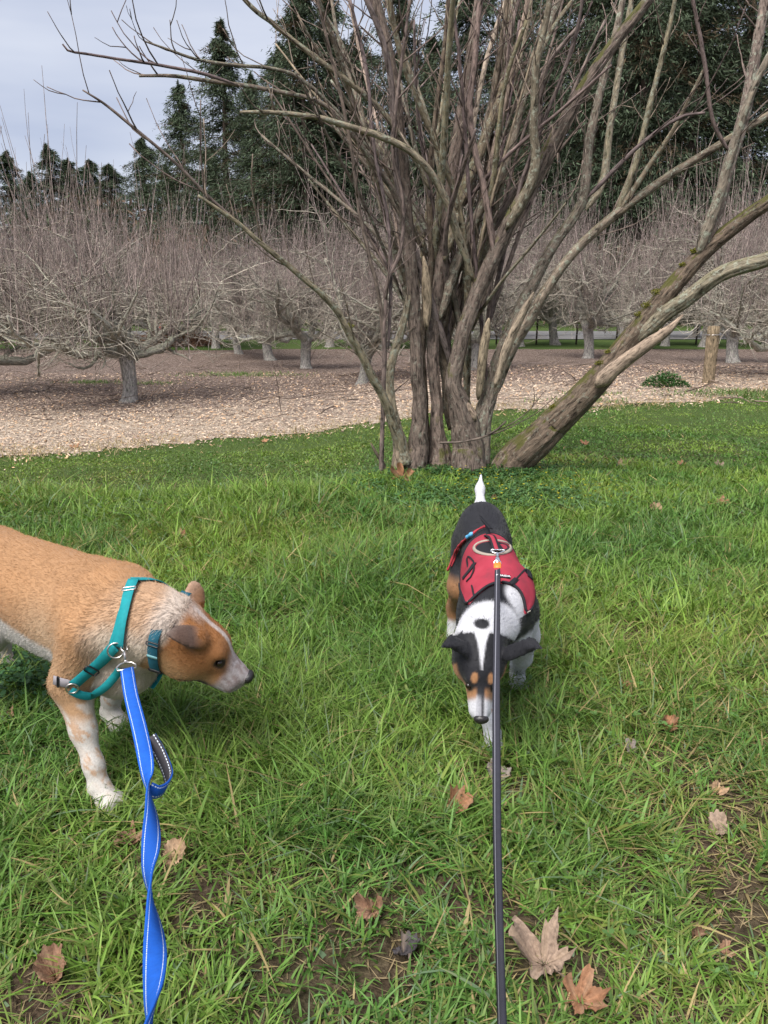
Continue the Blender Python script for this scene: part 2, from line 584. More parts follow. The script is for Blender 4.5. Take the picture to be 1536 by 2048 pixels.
def blades(x, y, h, w, th, lean, bend, C, segs):
    """grass blades as one array: tapering, curved strips"""
    N = len(x)
    z = gz(x, y) - 0.004
    s = np.linspace(0, 1, segs + 1)
    dirv = np.stack([np.cos(th), np.sin(th), 0 * th], -1)
    side = np.stack([-np.sin(th), np.cos(th), 0 * th], -1)
    tw = rng.normal(0, 0.5, N)
    side = nrm(side * np.cos(tw)[:, None] + dirv * np.sin(tw)[:, None])
    base = np.stack([x, y, z], -1)
    out = (lean[:, None] * s + bend[:, None] * s ** 2)             # horizontal reach / h
    up = s - 0.42 * np.clip(bend, 0, 1.3)[:, None] * s ** 2.4
    up = up * (1 - 0.25 * np.clip(lean, 0, 1)[:, None])
    c = base[:, None, :] + (out * h[:, None])[..., None] * dirv[:, None, :] + (up * h[:, None])[..., None] * np.array([0, 0, 1.0])
    prof = np.array([0.75, 1.0, 0.82, 0.5, 0.0])[[0, 1, 3, 4]] if segs == 3 else (np.array([0.8, 0.75, 0]) if segs == 2 else np.interp(s, [0, .3, .7, 1], [.7, 1, .75, 0]))
    hw = 0.5 * w[:, None] * prof
    A = c - hw[..., None] * side[:, None, :]
    B = c + hw[..., None] * side[:, None, :]
    nv = 2 * segs + 1
    V = np.empty((N, nv, 3))
    V[:, 0:2 * segs:2] = A[:, :segs]; V[:, 1:2 * segs:2] = B[:, :segs]; V[:, -1] = c[:, -1]
    k = (np.arange(N) * nv)[:, None]
    quads = np.concatenate([k + np.array([[2 * j, 2 * j + 1, 2 * j + 3, 2 * j + 2]]) for j in range(segs - 1)]) if segs > 1 else np.zeros((0, 4), int)
    tris = k + np.array([[2 * segs - 2, 2 * segs - 1, 2 * segs]])
    # tips a little yellower, as real blades dry from the tip
    CC = np.repeat(C[:, None, :], nv, 1)
    tip = np.concatenate([np.repeat(s[:segs], 2), [1.0]])
    dry = (rng.random(N) < 0.3)[:, None, None] * np.clip((tip - 0.6) / 0.4, 0, 1)[None, :, None] * 0.6
    CC = CC * (1 - dry) + np.array([0.30, 0.24, 0.11]) * dry
    return V.reshape(-1, 3), [quads, tris], CC.reshape(-1, 3)


def grass_zone(y0, y1, dens, hmul, wmul, segs, short=False, margin=0.38):
    """dens in blades per square metre"""
    xm = lambda yy: 0.52 * yy * 1.06 + margin
    A = 2 * xm(y1) * (y1 - y0)
    N = int(A * dens)
    x = rng.uniform(-xm(y1), xm(y1), N); y = rng.uniform(y0, y1, N)
    k = np.abs(x) < xm(y)
    x, y = x[k], y[k]
    # clumping
    cl = fbm(x * 9, y * 9, 51, 2)
    di = dirt_at(x, y)
    lu = lush_at(x, y)
    keep = rng.random(len(x)) < np.clip(0.40 + 1.15 * cl - 0.85 * di + 0.25 * lu, 0.14, 1)
    e = mulch_edge(x) + 0.5 * (fbm(x * 1.4, x * 0 + 3, 11, 3) - 0.5)
    keep &= y < e + rng.normal(0.06, 0.16, len(x))
    x, y, cl, di, lu = x[keep], y[keep], cl[keep], di[keep], lu[keep]
    N = len(x)
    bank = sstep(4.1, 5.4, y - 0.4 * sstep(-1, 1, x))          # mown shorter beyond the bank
    big = fbm(x * 1.7, y * 1.7, 61, 3)
    worn = sstep(2.4, 1.2, y) * (0.25 + 0.5 * sstep(-0.3, 0.7, x))
    h = (0.014 + 0.046 * big + 0.032 * cl) * (1 + 0.75 * lu) * (1 - 0.40 * worn) * (1 - 0.40 * np.clip(di, 0, 1))
    h = h * (1 + 0.35 * sstep(3.5, 4.1, y) * (1 - bank) * sstep(0.3, -0.6, x)) * (1 - 0.66 * bank) * rng.lognormal(0, 0.33, N) * hmul
    w = rng.uniform(0.0024, 0.0062, N) * wmul
    broad = rng.random(N) < 0.05
    w[broad] *= 1.8
    # leaning: clumps share a direction
    ang = 2 * np.pi * (2.0 * fbm(x * 3.5, y * 3.5, 71, 2)) + 4 * np.pi * (vnoise(x * 22, y * 22, 72) - 0.5) + rng.normal(0, 0.9, N)
    lean = np.clip(rng.gamma(2.0, 0.22, N) + 0.25 * worn, 0, 1.8)
    bend = np.clip(rng.gamma(2.0, 0.25, N), 0, 1.5)
    # colour: real leaf colours, fresh to bluish to straw
    t1 = rng.random((N, 1)); hue = np.clip(0.5 + 2.3 * (fbm(x * 2.3, y * 2.3, 81, 3) - 0.5), 0, 1)[:, None]
    fresh = np.array([0.118, 0.232, 0.026]) * (1 - t1) + np.array([0.222, 0.335, 0.072]) * t1
    deep = np.array([0.056, 0.152, 0.024]) * (1 - t1) + np.array([0.112, 0.225, 0.054]) * t1
    C = deep * hue + fresh * (1 - hue)
    C = C * (1 - 0.35 * lu[:, None].clip(0, 1)) + np.array([0.048, 0.135, 0.026]) * 0.35 * lu[:, None].clip(0, 1)
    C = C * rng.uniform(0.60, 1.60, (N, 1)) * np.array([1.08, 1.0, 1.0])
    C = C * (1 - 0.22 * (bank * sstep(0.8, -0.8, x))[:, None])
    blu = rng.random(N) < 0.045
    C[blu] = np.array([0.16, 0.24, 0.13]) * rng.uniform(0.8, 1.2, (blu.sum(), 1))
    yel = sstep(0.55, 0.8, fbm(x * 0.9 + 4, y * 0.9, 91, 3)) + 0.6 * worn + 0.5 * np.clip(di, 0, 1) + 0.75 * sstep(-1.35, -1.9, x) * sstep(3.4, 3.9, y) * sstep(4.9, 4.4, y)
    dry = rng.random(N) < 0.022 + 0.085 * yel * (1 - 0.5 * bank)
    C[dry] = np.array([0.40, 0.31, 0.145]) * rng.uniform(0.5, 1.25, (dry.sum(), 1))
    half = (rng.random(N) < 0.26 * yel) & ~dry
    C[half] = 0.55 * C[half] + 0.45 * np.array([0.26, 0.235, 0.06])
    lean[dry] += 0.5
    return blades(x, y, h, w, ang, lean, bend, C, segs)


def build_grass():
    for y0, y1, dens, hm, wm, segs in [(0.75, 1.6, 26000, 1.0, 1.0, 4), (1.6, 2.5, 20000, 1.0, 1.1, 3), (2.5, 3.7, 14000, 1.0, 1.3, 3),
                                       (3.7, 5.2, 9500, 1.0, 1.7, 2), (5.2, 7.5, 4200, 1.0, 2.6, 2), (7.5, 11.0, 2600, 1.05, 3.6, 1)]:
        mb = MB()
        V, F, C = grass_zone(y0, y1, dens, hm, wm, segs)
        mb.add(V, F, C)
        yield mb


mb_all = MB()
for mb in build_grass():
    V = np.concatenate(mb.V); C = np.concatenate(mb.C)
    mb_all.add(V, [np.concatenate(v) for v in mb.F.values()], C)
# weedy green patches in the mulch
def mulch_weeds():
    for u, v_, rx, ry, n in [(480, 752, 1.1, .5, 900), (190, 768, .6, .3, 350), (1180, 792, .35, .15, 200), (1480, 790, .9, .45, 900), (330, 700, 1.6, .5, 600), (1160, 806, .5, .2, 250), (300, 770, .5, .3, 200)]:
        g = ground_at(u, v_)
        x = g[0] + rng.normal(0, rx * .5, n); y = g[1] + rng.normal(0, ry * .5, n)
        C = np.array([0.105, 0.175, 0.045]) * rng.uniform(0.6, 1.5, (n, 1))
        V, F, CC = blades(x, y, rng.uniform(0.03, 0.08, n), np.full(n, 0.012), rng.uniform(0, 6.28, n), rng.gamma(2, .3, n), rng.gamma(2, .2, n), C, 2)
        V[:, 2] += 0.02
        mb_all.add(V, F, CC)


mulch_weeds()
# old flattened straw between the living blades
def thatch():
    n = 20000
    y = 0.75 + 2.2 * rng.random(n) ** 0.9; x = rng.uniform(-1, 1, n) * (0.56 * y + 0.4)
    di = dirt_at(x, y)
    k = rng.random(n) < np.clip(0.12 + 0.7 * di + 0.35 * sstep(0.3, 1.0, x), 0, 0.9)
    x, y = x[k], y[k]; n = len(x)
    C = np.array([0.36, 0.275, 0.155]) * rng.uniform(0.35, 1.2, (n, 1))
    V, F, CC = blades(x, y, rng.uniform(0.015, 0.05, n), rng.uniform(0.0012, 0.0035, n), rng.uniform(0, 6.28, n), rng.uniform(0.8, 1.6, n), rng.normal(0, 0.3, n), C, 3)
    g0 = gz(V[:, 0], V[:, 1])
    V[:, 2] = g0 + 0.003 + np.maximum(V[:, 2] - g0, 0) * 0.28
    mb_all.add(V, F, CC)


thatch()
grass = mb_all.build('grass', M_blade)
tag(grass, 'green lawn grass around the dogs and up to the wood chips', 'grass', kind='stuff')
print('grass polys', len(grass.data.polygons))
# ------------------------------------------------------------------ sculpting animals as one smooth surface
class Sculpt:
    def __init__(s, lo, hi, h):
        s.lo = np.array(lo, float); s.h = h
        s.n = np.ceil((np.array(hi) - s.lo) / h).astype(int) + 1
        s.F = np.full(s.n, 0.5, np.float32)
        s.ax = [s.lo[i] + h * np.arange(s.n[i]) for i in range(3)]

    def _sub(s, lo, hi):
        a = np.clip(np.floor((np.asarray(lo) - s.lo) / s.h).astype(int), 0, s.n - 1)
        b = np.clip(np.ceil((np.asarray(hi) - s.lo) / s.h).astype(int) + 1, 1, s.n)
        sl = tuple(slice(i, j) for i, j in zip(a, b))
        P = np.stack(np.meshgrid(*[s.ax[i][sl[i]] for i in range(3)], indexing='ij'), -1)
        return sl, P

    def _join(s, sl, b, k, cut=False):
        a = s.F[sl]
        if cut:
            b = -b
            hh = np.maximum(k - np.abs(a - b), 0) / k
            s.F[sl] = np.maximum(a, b) + hh * hh * k * 0.25
        else:
            hh = np.maximum(k - np.abs(a - b), 0) / k
            s.F[sl] = np.minimum(a, b) - hh * hh * k * 0.25

    def ell(s, c, r, A=None, k=0.03, cut=False):
        c = np.asarray(c, float); r = np.asarray(r, float)
        m = r.max() + k + 3 * s.h
        sl, P = s._sub(c - m, c + m)
        q = P - c
        if A is not None:
            q = q @ np.asarray(A).T
        k0 = np.linalg.norm(q / r, axis=-1); k1 = np.linalg.norm(q / (r * r), axis=-1) + 1e-9
        s._join(sl, (k0 * (k0 - 1) / k1), k, cut)

    def cone(s, p0, p1, r0, r1, k=0.02, flat=None, amt=1.0):
        """tapered limb from p0 to p1; flat: axis across which it is amt times thinner"""
        p0 = np.asarray(p0, float); p1 = np.asarray(p1, float)
        m = max(r0, r1) * max(1, 1 / amt) + k + 3 * s.h
        sl, P = s._sub(np.minimum(p0, p1) - m, np.maximum(p0, p1) + m)
        d = p1 - p0
        t = np.clip(((P - p0) @ d) / (d @ d), 0, 1)
        q = P - p0 - t[..., None] * d
        if flat is not None:
            fl = nrm(flat)
            q = q + (q @ fl)[..., None] * fl * (1 / amt - 1)
        s._join(sl, np.linalg.norm(q, axis=-1) - (r0 + (r1 - r0) * t), k)

    def limb(s, pts, k=0.02, **kw):
        for (a, ra), (b, rb) in zip(pts[:-1], pts[1:]):
            s.cone(a, b, ra, rb, k, **kw)

    def mesh(s, smooth=2):
        F = s.F; S = F < 0
        n = np.array(F.shape)
        c = np.zeros(n - 1, np.int8)
        corners = [(i, j, k) for i in (0, 1) for j in (0, 1) for k in (0, 1)]
        for i, j, k in corners:
            c += S[i:n[0] - 1 + i, j:n[1] - 1 + j, k:n[2] - 1 + k]
        act = np.argwhere((c > 0) & (c < 8))
        ids = np.full(n - 1, -1, np.int64); ids[tuple(act.T)] = np.arange(len(act))
        acc = np.zeros((len(act), 3)); num = np.zeros(len(act))
        for a in corners:
            for ax in range(3):
                if a[ax]:
                    continue
                b = list(a); b[ax] = 1
                va = F[tuple((act + a).T)]; vb = F[tuple((act + b).T)]
                x = (va < 0) != (vb < 0)
                t = np.where(x, va / np.where(va == vb, 1, va - vb), 0)
                p = np.array(a, float) + t[:, None] * (np.array(b) - np.array(a))
                acc += p * x[:, None]; num += x
        V = (act + acc / num[:, None]) * s.h + s.lo
        faces = []
        for ax in range(3):
            o1, o2 = [(1, 2), (2, 0), (0, 1)][ax]
            sl0 = [slice(None)] * 3; sl1 = [slice(None)] * 3
            sl0[ax] = slice(0, -1); sl1[ax] = slice(1, None)
            A, B = S[tuple(sl0)], S[tuple(sl1)]
            e = np.argwhere(A != B)
            ok = (e[:, o1] > 0) & (e[:, o2] > 0) & (e[:, o1] < n[o1] - 1) & (e[:, o2] < n[o2] - 1)
            e = e[ok]
            def cell(d1, d2):
                q = e.copy(); q[:, o1] += d1; q[:, o2] += d2
                return ids[tuple(q.T)]
            q = np.stack([cell(-1, -1), cell(0, -1), cell(0, 0), cell(-1, 0)], -1)
            flip = ~A[tuple(e.T)]
            q[flip] = q[flip][:, ::-1]
            faces.append(q)
        Q = np.concatenate(faces)
        Q = Q[(Q >= 0).all(1)]
        for _ in range(smooth):
            ac = np.zeros_like(V); ct = np.zeros(len(V))
            for i in range(4):
                np.add.at(ac, Q[:, i], V[Q[:, (i + 1) % 4]]); np.add.at(ct, Q[:, i], 1)
                np.add.at(ac, Q[:, i], V[Q[:, (i - 1) % 4]]); np.add.at(ct, Q[:, i], 1)
            V = 0.5 * V + 0.5 * ac / np.maximum(ct, 1)[:, None]
        return V, Q


def vert_normals(V, Q):
    fn = np.cross(V[Q[:, 2]] - V[Q[:, 0]], V[Q[:, 3]] - V[Q[:, 1]])
    N = np.zeros_like(V)
    for i in range(4):
        np.add.at(N, Q[:, i], fn)
    return nrm(N)


def frame(hf, hr):
    hf = nrm(hf); hr = nrm(hr - hf * (hr @ hf))
    return hf, hr


def mat_coat(name, rough=0.65):
    t = NT(name)
    g = geo_pos(t)
    n = t.noise(g, 260, 3, 0.6)
    v = t.ramp(n, [(0.25, (0.78,) * 3), (0.75, (1.15,) * 3)])
    c = t.mix(1.0, t.attr().outputs['Color'], v, 'MULTIPLY')
    b = t.bsdf(c, rough, t.bump(n.outputs[0], 0.35, 0.002), 0.25)
    b.inputs['Sheen Weight'].default_value = 0.08
    return t.done(b)


def mat_fur(name):
    t = NT(name)
    c = t.attr()
    hi = t.n('HairInfo')
    v = t.ramp(hi.outputs['Random'], [(0.0, (0.84,) * 3), (1.0, (1.16,) * 3)])
    return t.done(t.bsdf(t.mix(1.0, c.outputs['Color'], v, 'MULTIPLY'), 0.55, None, 0.25))


M_coat = mat_coat('short_coat')
M_fur = mat_fur('fur_strands')
M_eye = plain('wet_dark_eye', (0.012, 0.007, 0.004), 0.16, 0.5, 0, 0.05)
M_nose = plain('damp_nose', (0.018, 0.016, 0.017), 0.38, 0.5, 0, 0.3, 300, 0.5)


def fur(parent, Vw, Q, Nw, C, dirs, length, count, radius, dens=None):
    """short hair standing on a coat: one set of strands"""
    tri = np.concatenate([Q[:, [0, 1, 2]], Q[:, [0, 2, 3]]])
    area = np.linalg.norm(np.cross(Vw[tri[:, 1]] - Vw[tri[:, 0]], Vw[tri[:, 2]] - Vw[tri[:, 0]]), axis=1)
    fl = length[tri].mean(1)
    wgt = area * (fl > 0.0005)
    if dens is not None:
        wgt = wgt * dens[tri].mean(1)
    f = rng.choice(len(tri), count, p=wgt / wgt.sum())
    a, b = rng.random(count), rng.random(count)
    sw = a + b > 1; a[sw] = 1 - a[sw]; b[sw] = 1 - b[sw]
    w = np.stack([1 - a - b, a, b], -1)[..., None]
    t = tri[f]
    P = (Vw[t] * w).sum(1); N = nrm((Nw[t] * w).sum(1)); D = (dirs[t] * w).sum(1)
    c = (C[t] * w).sum(1); L = (length[t] * w[..., 0]).sum(1) * rng.uniform(0.7, 1.25, count)
    D = nrm(D - N * (D * N).sum(1, keepdims=True) + rng.normal(0, 0.18, (count, 3)))
    K = 4
    s = np.linspace(0, 1, K)
    lift = rng.uniform(0.06, 0.26, count)
    pts = P[:, None] + L[:, None, None] * (D[:, None] * s[:, None] + N[:, None] * (lift[:, None] * (s - 0.55 * s * s))[..., None]) - N[:, None] * 0.0008
    cu = bpy.data.hair_curves.new('fur')
    cu.add_curves([K] * count)
    cu.attributes['position'].data.foreach_set('vector', pts.astype(np.float32).ravel())
    ra = cu.attributes.new('radius', 'FLOAT', 'POINT')
    ra.data.foreach_set('value', np.tile(radius * np.array([1.0, 0.95, 0.7, 0.12]), count).astype(np.float32))
    ca = cu.attributes.new('tint', 'FLOAT_COLOR', 'POINT')
    cc = np.ones((count, K, 4), np.float32); cc[..., :3] = c[:, None]
    ca.data.foreach_set('color', cc.ravel())
    cu.materials.append(M_fur)
    o = bpy.data.objects.new('fur', cu)
    link(o, parent)
    o['kind'] = 'stuff'
    return o


def ball(c, r, A=None, nu=16, nv=10):
    th = np.linspace(0, 2 * np.pi, nu, endpoint=False); ph = np.linspace(0.02, np.pi - 0.02, nv)
    T, Ph = np.meshgrid(th, ph)
    q = np.stack([np.sin(Ph) * np.cos(T), np.sin(Ph) * np.sin(T), np.cos(Ph)], -1).reshape(-1, 3) * np.asarray(r)
    if A is not None:
        q = q @ np.asarray(A)
    i = np.arange(nu * nv).reshape(nv, nu)
    a = i[:-1]; b = np.roll(a, -1, 1); d = i[1:]; e = np.roll(d, -1, 1)
    return q + np.asarray(c), [np.stack([a, d, e, b], -1).reshape(-1, 4), i[:1], i[-1:, ::-1]]


def n3(p, s, seed):
    """soft blotchy noise in space"""
    return 0.5 * (fbm(p[:, 0] * s + p[:, 2] * s * 0.71, p[:, 1] * s - p[:, 2] * s * 0.53, seed, 3) + fbm(p[:, 1] * s + 3.1, p[:, 2] * s + 7.7, seed + 5, 3))


def mixc(C, col_, m):
    m = np.clip(m, 0, 1)[:, None]
    return C * (1 - m) + np.asarray(col_) * m


class Dog:
    def __init__(s, O, f2, z0=0.0):
        s.f = np.array([f2[0], f2[1], 0]) / math.hypot(*f2)
        s.r = np.array([s.f[1], -s.f[0], 0])
        s.O = np.array([O[0], O[1], z0])
        s.A = np.stack([s.f, s.r, [0, 0, 1.0]])

    def w(s, p):
        return s.O + np.asarray(p, float) @ s.A

    def l(s, P):
        return (np.asarray(P, float) - s.O) @ s.A.T

    def v(s, d):
        return np.asarray(d, float) @ s.A.T


def ribbon(P, N, width, thick, closed=False):
    """webbing laid along P with outward normals N"""
    P = np.asarray(P, float); N = nrm(N)
    K = len(P)
    if closed:
        T = nrm(np.roll(P, -1, 0) - np.roll(P, 1, 0))
    else:
        T = nrm(np.gradient(P, axis=0))
    S = nrm(np.cross(T, N)); N = nrm(np.cross(S, T))
    w = np.broadcast_to(np.asarray(width, float), (K,))[:, None] * 0.5
    pr = [(-1, 0), (-0.94, 1), (0.94, 1), (1, 0), (0.94, -1), (-0.94, -1)]
    V = np.stack([P + S * w * a + N * thick * 0.5 * b for a, b in pr], 1)
    n = len(pr)
    i = np.arange(K * n).reshape(K, n)
    if closed:
        a, d = i, np.roll(i, -1, 0)
    else:
        a, d = i[:-1], i[1:]
    b, e = np.roll(a, -1, 1), np.roll(d, -1, 1)
    F = [np.stack([a, d, e, b], -1).reshape(-1, 4)]
    if not closed:
        F += [i[:1], i[-1:, ::-1]]
    L = np.concatenate([[0], np.cumsum(np.linalg.norm(np.diff(P, axis=0), axis=1))])
    G = np.stack([np.broadcast_to(np.array([p[0] for p in pr]), (K, n)) * 1.0, np.broadcast_to(L[:, None], (K, n)), np.broadcast_to(np.array([p[1] for p in pr], float), (K, n))], -1).reshape(-1, 3)
    return V.reshape(-1, 3), F, G


def resample(P, n):
    P = np.asarray(P, float)
    L = np.concatenate([[0], np.cumsum(np.linalg.norm(np.diff(P, axis=0), axis=1))])
    t = np.linspace(0, L[-1], n)
    return np.stack([np.interp(t, L, P[:, i]) for i in range(P.shape[1])], -1)


def smooth_path(P, it=3, closed=False):
    P = np.array(P, float)
    for _ in range(it):
        if closed:
            P = 0.5 * P + 0.25 * (np.roll(P, 1, 0) + np.roll(P, -1, 0))
        else:
            P[1:-1] = 0.5 * P[1:-1] + 0.25 * (P[:-2] + P[2:])
    return P


class Skin:
    """finds points on an animal's surface so straps can lie on it"""
    def __init__(s, V, Q):
        s.b = BVHTree.FromPolygons([tuple(v) for v in V.tolist()], [tuple(q) for q in Q.tolist()])

    def eye(s, u, v):
        r = ray(u, v)
        h = s.b.ray_cast(Vector((0, 0, CAM_H)), Vector(r).normalized())
        if h[0] is None:
            h = s.b.find_nearest(Vector(px(u, v, 1.75)))
        return np.array(h[0]), np.array(h[1])

    def out(s, c, d):
        """from inside: the surface along d"""
        c = Vector(c); d = Vector(d).normalized()
        h = s.b.ray_cast(c + d * 0.6, -d)
        hh = s.b.ray_cast(c, d)
        h = hh if hh[0] is not None else h
        if h[0] is None:
            return None
        return np.array(h[0])

    def near(s, p):
        h = s.b.find_nearest(Vector(p))
        return np.array(h[0]), np.array(h[1])

    def ring(s, c, axis, up, n=48, off=0.004, a0=0, a1=360):
        axis = nrm(axis); up = nrm(up - axis * (np.asarray(up) @ axis)); sd = np.cross(axis, up)
        closed = (a1 - a0) >= 360
        th = np.radians(np.linspace(a0, a1, n, endpoint=not closed))
        P, rr = [], []
        for t in th:
            d = up * math.cos(t) + sd * math.sin(t)
            q = s.out(c, d)
            rr.append(np.linalg.norm(q - c) if q is not None else np.nan)
        rr = np.array(rr); bad = np.isnan(rr)
        if bad.any():
            rr[bad] = np.nanmean(rr)
        rr = np.clip(rr, 0, np.median(rr) * 1.5)
        for _ in range(3):
            rr = np.maximum(rr, 0.25 * np.roll(rr, 1) + 0.5 * rr + 0.25 * np.roll(rr, -1)) if closed else rr
        D = up * np.cos(th)[:, None] + sd * np.sin(th)[:, None]
        return np.asarray(c) + D * (rr + off)[:, None], D

    def path(s, pix, n=24, off=0.005, sm=4):
        """strap through pixels of the photograph that lie on the animal"""
        P, N = zip(*[s.eye(*q) for q in pix])
        P = resample(catmull(np.array(P), 8) if len(P) > 2 else np.array(P), n)
        Q, M = zip(*[s.near(p) for p in P])
        Q, M = np.array(Q), smooth_path(np.array(M), 6)
        Q = smooth_path(Q, sm)
        return Q + nrm(M) * off, nrm(M)
# ------------------------------------------------------------------ tan dog
TAN = Dog((-0.631, 1.719), (0.816, -0.577))


def build_tan_dog():
    D = TAN
    S = Sculpt((-0.92, -0.22, -0.015), (0.46, 0.22, 0.62), 0.0045)
    # trunk
    S.ell((-0.13, 0, 0.366), (0.22, 0.110, 0.138), k=0.05)
    S.ell((-0.04, 0, 0.355), (0.14, 0.100, 0.130), k=0.05)
    S.ell((-0.34, 0, 0.368), (0.26, 0.100, 0.144), k=0.06)
    S.ell((-0.51, 0, 0.405), (0.13, 0.096, 0.110), k=0.05)
    S.ell((-0.04, 0, 0.442), (0.10, 0.050, 0.055), k=0.05)          # withers
    S.ell((0.042, 0.012, 0.288), (0.085, 0.086, 0.088), k=0.05)        # breast
    # shoulders and upper arms
    for sd, f0, pts in ((1, 0.0, [((0.03, .085, .38), .062), ((-0.018, .106, .255), .046), ((0.028, .119, .155), .0265), ((0.068, .128, .085), .0200), ((0.085, .131, .045), .0215)]),
                        (-1, 0, [((0.0, -.080, .38), .060), ((-0.075, -.092, .275), .048), ((-0.10, -.092, .165), .0285), ((-0.165, -.092, .085), .0225), ((-0.178, -.092, .045), .0235)])):
        S.ell((0.0, sd * 0.075, 0.385), (0.075, 0.040, 0.095), k=0.045)
        S.limb(pts, 0.022)
        tip = np.array(pts[-1][0])
        S.cone(tip + (0, 0, -.012), tip + (0.042, 0.0, -.026), 0.024, 0.020, 0.018)
        for q in (-0.5, 0.5):
            S.cone(tip + (0.02, q * 0.018, -.018), tip + (0.056, q * 0.030, -.030), 0.014, 0.0115, 0.006)
            S.cone(tip + (0.02, q * 0.030, -.022), tip + (0.043, q * 0.052, -.031), 0.013, 0.0105, 0.006)
    # hind legs
    for pts in ([((-0.52, .075, .38), .082), ((-0.42, .095, .255), .052), ((-0.545, .095, .130), .026), ((-0.50, .095, .045), .0225)],
                [((-0.52, -.075, .38), .082), ((-0.52, -.095, .255), .052), ((-0.68, -.108, .160), .026), ((-0.735, -.118, .045), .0225)]):
        S.limb(pts, 0.03)
        tip = np.array(pts[-1][0])
        S.cone(tip + (0, 0, -.014), tip + (0.05, 0, -.026), 0.023, 0.020, 0.015)
    S.limb([((-0.60, 0, .46), .026), ((-0.68, 0, .42), .022), ((-0.75, 0, .34), .018), ((-0.80, 0, .26), .012)], 0.03)  # tail
    # head frame (x to the nose, y to its right, z up)
    yaw, pit, rol = R(7), R(42.5), R(12)
    hf = D.v([math.cos(yaw) * math.cos(pit), math.sin(yaw) * math.cos(pit), -math.sin(pit)])
    hr0 = D.v([math.sin(yaw), -math.cos(yaw), 0])
    hu0 = D.v([math.cos(yaw) * math.sin(pit), math.sin(yaw) * math.sin(pit), math.cos(pit)])
    hu = hu0 * math.cos(rol) + hr0 * math.sin(rol)
    hr = hr0 * math.cos(rol) - hu0 * math.sin(rol)
    nose = D.l(px(492, 1358, 1.625))
    H0 = nose - hf * 0.240 + hu * 0.022
    A = np.stack([hf, hr, hu])
    H = lambda x, y, z: H0 + hf * x + hr * y + hu * z
    # neck
    occ = H(0.030, 0, -0.030)
    S.limb([((0.00, 0, .395), .100), ((0.075, 0.0, .388), .090), (tuple(0.5 * np.array((0.075, 0, .388)) + 0.5 * occ + (0, 0, -.008)), .086), (tuple(occ), .074)], 0.035)
    S.ell(H(0.080, 0, -0.018), (0.088, 0.064, 0.056), A, 0.02)      # skull
    S.ell(H(0.130, 0, -0.004), (0.040, 0.049, 0.036), A, 0.02)       # forehead
    for q in (1, -1):
        S.ell(H(0.092, q * 0.036, -0.050), (0.062, 0.036, 0.052), A, 0.025)   # cheek
        S.ell(H(0.143, q * 0.030, 0.008), (0.018, 0.015, 0.012), A, 0.012)    # brow
    S.cone(H(0.150, 0, -0.032), H(0.212, 0, -0.035), 0.0420, 0.0315, 0.022)
    S.cone(H(0.150, 0, -0.010), H(0.224, 0, -0.018), 0.0220, 0.0160, 0.014)     # bridge
    for q in (1, -1):
        S.cone(H(0.148, q * 0.019, -0.054), H(0.212, q * 0.015, -0.048), 0.0260, 0.0215, 0.010)  # flews
        S.ell(H(0.160, q * 0.043, -0.004), (0.012, 0.008, 0.008), A, 0.008, cut=True)             # eye sockets
    S.cone(H(0.095, 0, -0.080), H(0.194, 0, -0.072), 0.034, 0.0160, 0.012)                       # jaw
    S.ell(H(0.238, 0, -0.016), (0.011, 0.016, 0.012), A, 0.006)
    # ears: far one upright, near one folded back
    e0 = D.l(px(393, 1216, 1.665))
    et = D.l(px(386, 1160, 1.665))
    up_ear = nrm(et - e0); sdv = nrm(np.cross(up_ear, hr * 0.8 + hf * 0.5))
    AE = np.stack([sdv, np.cross(up_ear, sdv), up_ear])
    S.ell(e0 + up_ear * 0.026, (0.023, 0.0085, 0.040), AE, 0.012)
    n0 = D.l(px(396, 1282, 1.558))
    back = nrm(D.l(px(334, 1268, 1.505)) - n0); flp = nrm(hu * 0.8 + hr * 0.25)
    flp = nrm(flp - back * (flp @ back)); AN = np.stack([back, np.cross(flp, back), flp])
    S.ell(n0 + back * 0.030 + flp * 0.006, (0.048, 0.026, 0.0075), AN, 0.010)
    S.cone(n0 + back * 0.040 + flp * 0.005, n0 + back * 0.086 + flp * 0.001, 0.0200, 0.0050, 0.008, flat=flp, amt=0.34)
    S.ell(n0 + back * 0.002 + flp * 0.002 - hr * 0.006, (0.018, 0.018, 0.016), AN, 0.014)
    S.ell(n0 + back * 0.012 - flp * 0.022, (0.016, 0.012, 0.020), AN, 0.010)
    S.ell(n0 + back * 0.028 + hr * 0.022 - flp * 0.008, (0.026, 0.010, 0.008), AN, 0.006, cut=True)
    V, Q = S.mesh(2)
    # coat colours, painted where the animal has them
    hc = (V - H0) @ A.T
    hx, hy, hz = hc.T
    f, r, z = V.T
    nz = n3(V, 26, 3); nf = n3(V, 110, 9); nb = n3(V, 7, 21)
    tan = np.array([0.350, 0.192, 0.092])
    C = np.tile(tan, (len(V), 1)) * (0.80 + 0.42 * nz)[:, None]
    white = np.array([0.47, 0.44, 0.41])
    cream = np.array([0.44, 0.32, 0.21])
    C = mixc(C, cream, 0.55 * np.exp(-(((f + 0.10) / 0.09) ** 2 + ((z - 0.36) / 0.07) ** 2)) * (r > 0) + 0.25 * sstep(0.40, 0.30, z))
    C = mixc(C, tan * 0.78, 0.6 * sstep(0.46, 0.52, z + 0.05 * (nb - 0.5)) * (f < 0))
    belly = 0.318 + 0.050 * sstep(-0.10, -0.50, f) + 0.02 * (nz - 0.5)
    C = mixc(C, white, sstep(0.012, -0.012, z - belly) * (f < -0.075) * (np.abs(r) < 0.125))
    brst = sstep(0.02, 0.08, f + 0.05 * (nz - 0.5) + 0.25 * (0.34 - z)) * sstep(0.42, 0.34, z) * (np.abs(r) < 0.10)
    C = mixc(C, white * np.array([0.95, 0.93, 0.88]), 0.85 * brst)
